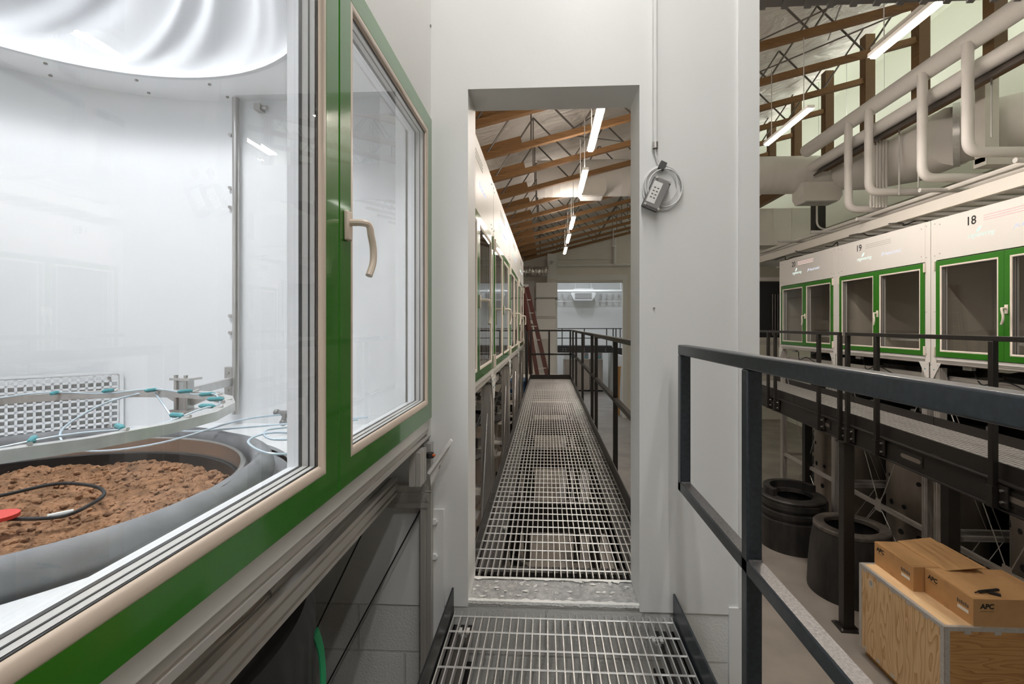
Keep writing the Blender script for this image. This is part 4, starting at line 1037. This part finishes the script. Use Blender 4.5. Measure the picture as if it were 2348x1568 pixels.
MB().lathe([(.30, .25), (.50, .25), (.51, .29), (.49, .31), (.31, .31)], (c[0], c[1], 0), 56, closed_prof=True).build('rim', 'drum', t)
b = MB(); b.lathe([(.34, .31), (.44, .31), (.44, .43), (.34, .43)], (c[0], c[1]+.05, 0), 30, a0=.1, a1=3.6, closed_prof=True); b.build('curved_segment', 'drum', t)

# ------------------------------------------------------------------ fittings on the white wall
t = thing('wall_conduit', 'thin white conduit running down the wall right of the doorway', 'conduit', (.45, WY0-.02, 3.97))
MB().tube((.45, WY0-.020, 3.985), (.45, WY0-.020, 8.5), .0095, 12).build('conduit_tube', 'white', t)
MB().lathe([(.0095, 0), (.012, 0), (.012, .026), (.0095, .026)], (.45, WY0-.020, 3.962), 20, closed_prof=True).build('end_coupling', 'steel', t)
CWx, CWz = .482, 3.80
t = thing('sensor_box', 'grey clear-lidded sensor box with coiled white cable hanging on the white wall', 'sensor box', (.46, WY0-.03, 3.78))
P = [(.45, WY0-.020, 3.962), (.452, WY0-.02, 3.935), (.462, WY0-.022, 3.912), (.468, WY0-.022, 3.905)]
b = MB(); b.path(catmull(P, 5), .0028, 8)
for k, (r, dx, dz) in enumerate(((.082, 0, 0), (.076, .003, .004), (.066, -.008, .010), (.070, .007, -.002))):
    b.path([(CWx+dx+r*math.cos(a), WY0-.014-.004*k, CWz+dz+r*1.12*math.sin(a)) for a in [2*pi*i/40 for i in range(40)]], .0028, 7, closed=True)
b.build('cable_coil', 'white', t)
b = MB(); b.bar((.466, WY0-.020, 3.896), (.490, WY0-.020, 3.884), .034, .020, up=(0, 1, 0)); b.build('cable_tie', 'tape', t, bevel=.002)
BX = Matrix.Translation((.452, WY0-.028, 3.772)) @ Matrix.Rotation(math.radians(24), 4, 'Y')
def lb(name, m, *bb, bevel=0, par=None):
    q = MB().box(*bb); bmesh.ops.transform(q.bm, matrix=BX, verts=q.bm.verts); return q.build(name, m, par or t, bevel=bevel)
lb('base', 'tape', -.036, .034, .002, .022, -.066, .066, bevel=.004)
lid = lb('lid', 'boxgrey', -.034, .036, -.026, .002, -.068, .060, bevel=.006)
lb('paper_insert', 'paper', -.030, .006, -.0275, -.0265, -.050, .040, par=lid)
b = MB()
for i in range(4):
    for j in range(2): b.box(-.022+.014*j, -.014+.014*j, -.0282, -.0276, -.030+.014*i, -.026+.014*i)
bmesh.ops.transform(b.bm, matrix=BX, verts=b.bm.verts); b.build('print', 'inkg', lid, smooth=False)
for sx in (-.028, .030):
    for sz in (-.062, .054):
        b = MB(); b.tube((sx, -.031, sz), (sx, -.020, sz), .005, 10); bmesh.ops.transform(b.bm, matrix=BX, verts=b.bm.verts); b.build('corner_screw', 'steel', lid)
t = thing('bolted_plate', 'tall white-painted steel plate with two bolts left of the doorway', 'plate', (-.46, WY0-.02, 1.5))
pl = MB().box(-.4935, -.432, WY0-.022, WY0-.008, FZ, 2.452).build('plate', 'white', t, bevel=.002)
for z in (2.402, 2.255):
    MB().tube((-.472, WY0-.036, z), (-.472, WY0-.022, z), .0135, 6).build('bolt_head', 'white', t, bevel=.001)
t = thing('wall_plug', 'tiny filled screw plug on the white wall below the sensor box', 'plug', (.447, WY0-.008, 3.303))
MB().lathe([(0, 0), (.005, 0), (.005, .002), (0, .002)], (.447, WY0-.01, 3.303), 12).build('plug', 'grey', t)
for i, (a, c) in enumerate((((-.515, 2.0, 2.48), (-.93, 1.96, 1.70)), ((-.72, 1.98, 2.46), (-.96, 1.94, 1.95)))):
    pipe_thing('stay_cable', 'thin black stay cable crossing the block wall under the near chamber, %s' % ('lower right one' if i == 0 else 'upper left one'), [a, c], .003, 'hose', 'cable', None, 6)

# ------------------------------------------------------------------ far end of the left corridor
t = thing('white_column', 'white boxed column at the far wall above the walkway end', 'column', (.22, 19.8, FZ))
MB().box(.04, .40, 19.4, 19.96, FZ, 6.1).build('shaft', 'white', t)
MB().box(.02, .42, 19.38, 19.97, 5.02, 5.10).build('band', 'whitew', t)
t = thing('alarm_light', 'small white alarm fitting high on the white far column', 'alarm', (.2, 19.3, 5.75))
MB().box(.14, .24, 19.28, 19.4, 5.68, 5.80).build('alarm_body', 'lgrey', t); MB().tube((.24, 19.34, 5.74), (.30, 19.3, 5.76), .04, 10).build('alarm_lens', 'whitew', t)
t = thing('air_handler', 'stack of white metal cabinets in front of the far column', 'air handler', (-.1, 18.9, FZ))
MB().box(-.40, .40, 18.5, 19.3, 4.30, 4.86).build('top_unit', 'white', t, bevel=.01)
MB().box(-.44, .42, 18.48, 19.32, 4.25, 4.30).build('flange', 'grey', t)
MB().box(-.40, .34, 18.5, 19.3, 3.58, 4.25).build('middle_unit', 'white', t, bevel=.01)
MB().box(-.44, .36, 18.48, 19.32, 3.50, 3.58).build('flange', 'lgrey', t)
MB().box(-.40, .34, 18.5, 19.3, FZ, 3.50).build('lower_unit', 'white', t, bevel=.01)
MB().box(-.36, .10, 18.46, 18.5, FZ, 2.72).build('louvre_door', 'lgrey', t)
t = thing('flex_duct', 'crinkled silver flexible duct at the far end above the last left chamber', 'duct', (-.5, 18.6, 5.3))
rs = [.20+.02*math.sin(i*2.4)+.012*random.uniform(-1, 1) for i in range(30)]
MB().path([(-1.3+1.35*i/29, 18.7, 5.30+.01*math.sin(i)) for i in range(30)], rs, 20).build('duct_run', mat('crinkled_foil', (.72, .70, .68), .18, .9, bump=1.0, bscale=14), t)
MB().tube((-.9, 18.7, 5.4), (-.9, 18.7, 7.0), .012, 6).build('hanger_strap', 'galv', t)
t = thing('electrical_cabinet', 'tall grey electrical cabinet at the far end left of the white units', 'electrical cabinet', (-.85, 18.3, 3.5))
MB().box(-1.25, -.46, 17.9, 18.4, 3.44, 4.88).build('cabinet_body', 'grey', t, bevel=.01)
d = MB().box(-1.20, -.52, 17.87, 17.9, 3.5, 4.84).build('door', 'grey', t, bevel=.006)
MB().box(-.86, -.66, 17.865, 17.87, 4.55, 4.75).build('notice', 'paper', d); MB().box(-.98, -.90, 17.86, 17.87, 4.62, 4.72).build('breaker_window', 'dark', d); MB().box(-.62, -.56, 17.85, 17.87, 4.1, 4.2).build('latch', 'steel', d)
MB().box(-.52, -.38, 17.9, 18.2, 3.44, 3.75).build('side_box', 'grey', t)
MB().box(-1.3, -.36, 17.9, 18.5, 3.30, 3.42).build('shelf', 'whitew', t)
for zz in (FZ+.0,): MB().box(-1.2, -1.1, 18.0, 18.1, FZ, 3.3).build('leg', 'whitew', t); MB().box(-.5, -.4, 18.0, 18.1, FZ, 3.3).build('leg', 'whitew', t)
# equipment housing the ladder stands on, and the ladder
t = thing('equipment_housing', 'low pale equipment housing just past the walkway end', 'housing', (-.2, 12.2, FZ))
MB().box(-1.0, .35, 11.6, 12.6, FZ, 1.96).build('casing', 'whitew', t)
t = thing('ladder', 'dark red fibreglass stepladder leaning at the far end of the walkway', 'ladder', (-.35, 12.2, 1.96))
def lrail(p, q, w=.11, m='red'): return MB().bar(p, q, w, .04, up=(0, 1, 0)).build('side_rail', m, t, bevel=.004)
A0, A1 = (.02, 12.1, 1.99), (-.52, 12.9, 4.25)
B0, B1 = (-.22, 11.9, 1.98), (-.62, 12.8, 4.25)
lrail(A0, A1); lrail(B0, B1, .10); lrail((-.40, 12.4, 1.98), (-.62, 12.9, 4.2), .08)
for i in range(6):
    f = (i+.5)/6.5; p = Vector(A0).lerp(Vector(A1), f); q = Vector(B0).lerp(Vector(B1), f)
    MB().bar(p, q, .06, .022).build('tread', 'alu', t)
for p in (A0, B0): MB().box(p[0]-.05, p[0]+.09, p[1]-.05, p[1]+.05, 1.96, 1.995).build('foot', 'tape', t)
t = thing('red_reel', 'small red round reel by the farthest left chamber', 'reel', (-.42, 9.95, 2.85))
b = MB(); b.tube((-.44, 10.05, 2.87), (-.40, 10.05, 2.87), .05, 18); b.build('drum', 'redd', t); b = MB(); b.tube((-.40, 10.05, 2.87), (-.385, 10.05, 2.87), .02, 12); b.build('hub', 'hose', t)
t = thing('blue_crate', 'blue plastic crate on a black frame past the farthest left chamber', 'crate', (-.62, 10.95, FZ))
MB().box(-.80, -.44, 10.6, 11.3, 1.72, 2.0).build('crate_body', 'blue', t, bevel=.01); MB().box(-.81, -.43, 10.58, 11.32, 1.97, 2.01).build('rim', 'blue', t)
MB().box(-.80, -.44, 10.6, 11.3, FZ, 1.72).build('support_frame', 'blackw', t)
# far opening: lintel, sliding-door track, room behind
sbox('trim_4', 'white', .30, 3.3, FARY-.05, FARY, 5.08, 5.30)
sbox('trim_5', 'white', .30, .45, FARY-.04, FARY, FZ, 5.08)
sbox('trim_6', 'white', 3.12, 3.27, FARY-.04, FARY, FZ, 5.08)
sbox('trim_7', 'dark', .45, 3.12, FARY+.02, FARY+.2, 5.0, 5.08)
sbox('ceiling.003', 'white', -2.7, 9.5, FARY+.2, 29.5, 7.2, 7.3)
pipe_thing('wall_pipe', 'white pipe across the far wall above the tall opening', [(.45, FARY-.08, 5.70), (3.9, FARY-.08, 5.70)], .05, 'white', 'pipe', None, 10)
pipe_thing('wall_pipe', 'white pipe dropping down the far wall onto the horizontal pipe', [(2.78, FARY-.08, 5.72), (2.78, FARY-.08, 7.3)], .07, 'white', 'pipe', None, 10)
pipe_thing('wall_pipe', 'upper thin white pipe across the far wall', [(.45, FARY-.08, 5.95), (2.78, FARY-.08, 5.95)], .025, 'white', 'pipe', None, 8)
t = thing('air_conditioner', 'white ceiling cassette air conditioner with a grey grille in the far room', 'air conditioner', (2.1, 28.5, 5.1))
b = MB(); b.prism([(1.42, 28.3, 5.05), (1.62, 28.3, 4.68), (2.66, 28.3, 4.68), (2.88, 28.3, 5.05), (2.7, 28.3, 5.38), (1.6, 28.3, 5.38)], (0, .6, 0)); b.build('casing', 'white', t, smooth=False)
b = MB(); b.box(1.66, 2.62, 28.27, 28.3, 4.78, 5.12); b.build('grille', 'grey', t)
for x in (1.7, 2.6): MB().tube((x, 28.5, 5.36), (x, 28.5, 7.2), .02, 6).build('hanger_rod', 'white', t)
b = MB()
for i in range(6): b.box(1.66, 2.62, 28.255, 28.27, 4.80+.055*i, 4.815+.055*i)
b.build('louvres', 'lgrey', t)
o = MB().tube((.3, 27.6, 5.18), (4.6, 27.6, 5.18), .075, 10).build('room_pipe', 'white'); tag(o, 'white pipe crossing in front of the air conditioner in the far room', 'pipe')
for x in (.6, 4.2): MB().tube((x, 27.6, 5.2), (x, 27.6, 7.2), .02, 6).build('hanger_rod', 'white', o)
t = thing('ceiling_coil', 'white ribbed ceiling coil rack behind the air conditioner in the far room', 'rack', (2.1, 29, 4.9))
for s in range(12):
    x = .75+.34*s
    if not 1.4 < x < 2.9: MB().bar((x, 29.0, 4.72), (x+.12*(1 if x > 2 else -1), 29.3, 5.12), .11, .04).build('rib', 'lgrey', t)
MB().bar((.5, 29.0, 4.68), (4.7, 29.0, 4.68), .05).build('rail', 'white', t)
t = thing('mezzanine', 'black mezzanine walkway with railing across the far room', 'mezzanine', (2.5, 27, 2.0))
MB().box(.2, 3.55, 26.4, 27.4, 1.75, 2.12).build('deck_beam', 'blackw', t)
for s in range(2): pass
for z in (3.06, 2.54): MB().bar((.2, 26.4, z), (4.6, 26.4, z), .045).build('top_rail' if z > 3 else 'mid_rail', 'blackw', t)
for x in (.85, 2.05, 3.25, 3.6, 3.75): MB().box(x-.025, x+.025, 26.37, 26.43, 2.1, 3.06).build('post', 'blackw', t)
for i in range(4): MB().box(3.9+.17*i, 3.94+.17*i, 26.0, 26.05, 2.0, 3.06).build('post', 'blackw', t)
b = MB(); b.prism([(3.55, 26.4, 2.05), (4.4, 25.0, 2.0), (4.4, 25.0, 1.6), (3.55, 26.4, 1.75)], (.06, .05, 0)); b.build('side_beam', 'blackw', t)
b = MB()
for x in (.9, 1.05, 2.05, 3.2):
    for z in (1.86, 1.97): b.tube((x, 26.39, z), (x, 26.4, z), .018, 6)
b.build('bolts', 'lgrey', t)
for i in range(3):
    x = .98+.76*i
    t = thing('lab_cabinet', 'grey-brown lab cabinet under the far mezzanine, %s of three from left' % ORD[i], 'cabinet', (x+.36, 28.2, FZ), 'cabinets under the far mezzanine')
    MB().box(x, x+.72, 27.9, 28.6, FZ+.08, 1.28).build('cabinet_body', 'tank', t)
    MB().box(x-.01, x+.73, 27.86, 28.6, FZ, FZ+.08).build('plinth', 'dark', t)
    MB().box(x+.02, x+.70, 27.84, 27.9, 1.28, 1.72).build('control_panel', 'whitew', t)
    MB().box(x+.42, x+.64, 27.82, 27.84, 1.34, 1.66).build('display', 'boxgrey', t); MB().box(x+.46, x+.60, 27.81, 27.82, 1.38, 1.46).build('button_pad', 'teal', t)
    MB().tube((x+.06, 27.85, .3), (x+.06, 27.85, .9), .015, 6).build('handle', 'steel', t)
t = thing('rolled_tarp', 'ochre rolled material standing against the right side of the far opening', 'roll', (3.0, 20.7, FZ))
MB().path(catmull([(3.02, 20.7, FZ), (3.0, 20.7, .3), (3.03, 20.72, .9), (3.05, 20.7, 1.5)], 5), [.10]*15+[.12], 12).build('roll', 'tan', t)
MB().tube((2.98, 20.62, 1.3), (2.84, 20.5, 1.05), .03, 8).build('strap_end', 'hose', t)
sbox('wall_right.002', 'lgrey', 3.6, 3.7, 21.5, 28.5, FZ, 1.75)
pipe_thing('smoke_detector_rod', 'small white detector hanging on a rod before the far wall', [(2.35, 17.2, 6.05), (2.35, 17.2, 6.75)], .012, 'white', 'detector', None, 6)
t = thing('smoke_detector', 'small white smoke detector at the end of the hanging rod by the far wall', 'detector', (2.35, 17.2, 6.0))
MB().lathe([(0, 0), (.05, .01), (.06, .05), (0, .06)], (2.35, 17.2, 5.99), 14).build('detector_body', 'white', t)

# ------------------------------------------------------------------ things under the left walkway
for i, (bx, m, lab) in enumerate((((-.05, .33, 2.9, 3.5, FZ, .1), 'linerd', 'pale box on the floor seen through the walkway grating, nearest the doorway'), ((-.02, .30, 4.6, 5.3, FZ, .2), 'linerd', 'pale box on the floor seen through the grating, farther along the walkway'), ((-.34, -.12, 3.3, 4.3, FZ, .7), 'blackw', 'black machine base under the left edge of the walkway'))):
    t = thing('storage_box', lab, 'box', ((bx[0]+bx[1])/2, (bx[2]+bx[3])/2, FZ))
    MB().box(*bx).build('box_body', m, t, bevel=.008)
    MB().box(bx[0]-.01, bx[1]+.01, bx[2]-.01, bx[3]+.01, bx[5], bx[5]+.03).build('lid', m, t, bevel=.004)
t = thing('red_valve', 'small red valve handle under the left side of the walkway grating', 'valve', (-.10, 3.2, 1.2))
MB().lathe([(0, 0), (.03, 0), (.035, .02), (.02, .04), (0, .04)], (-.10, 3.25, 1.5), 14).build('knob', 'redd', t); MB().tube((-.10, 3.25, FZ), (-.10, 3.25, 1.5), .02, 8).build('stem', 'lgrey', t)
pipe_thing('floor_hose', 'black hose running slantwise under the walkway grating', catmull([(-.3, 4.2, 1.2), (.0, 3.9, 1.15), (.3, 3.6, 1.1), (.7, 3.4, 1.1)], 6), .03, 'hose', 'hose', None, 8)

# ------------------------------------------------------------------ behind the farthest right chamber
t = thing('glass_cabinet', 'tall black glass-fronted cabinet in an aluminium frame left of chamber 20', 'cabinet', (5.0, 11.6, FZ))
MB().box(4.5, 5.6, 11.55, 12.2, 2.95, 4.25).build('cabinet_body', 'dark', t)
for x in (4.52, 4.62, 5.58): MB().box(x-.025, x+.025, 11.50, 11.55, 2.7, 4.35).build('frame_post', 'alu', t)
for z in (2.82, 4.30): MB().box(4.5, 5.6, 11.50, 11.55, z-.04, z+.04).build('frame_rail', 'alu', t)
for x in (4.66, 5.55): MB().box(x-.03, x+.03, 11.6, 11.66, FZ, 2.78).build('leg', 'alu', t)
for i in range(3): MB().tube((5.22+.06*i, 11.48, 3.0), (5.22+.06*i, 11.48, 3.95), .008, 6).build('glass_rod', 'steel', t)
MB().box(4.5, 5.6, 11.55, 12.1, 2.05, 2.2).build('lower_shelf', 'alu', t)

# groups whose wording repeats stay countable: every lamp, post and truss above is its own object
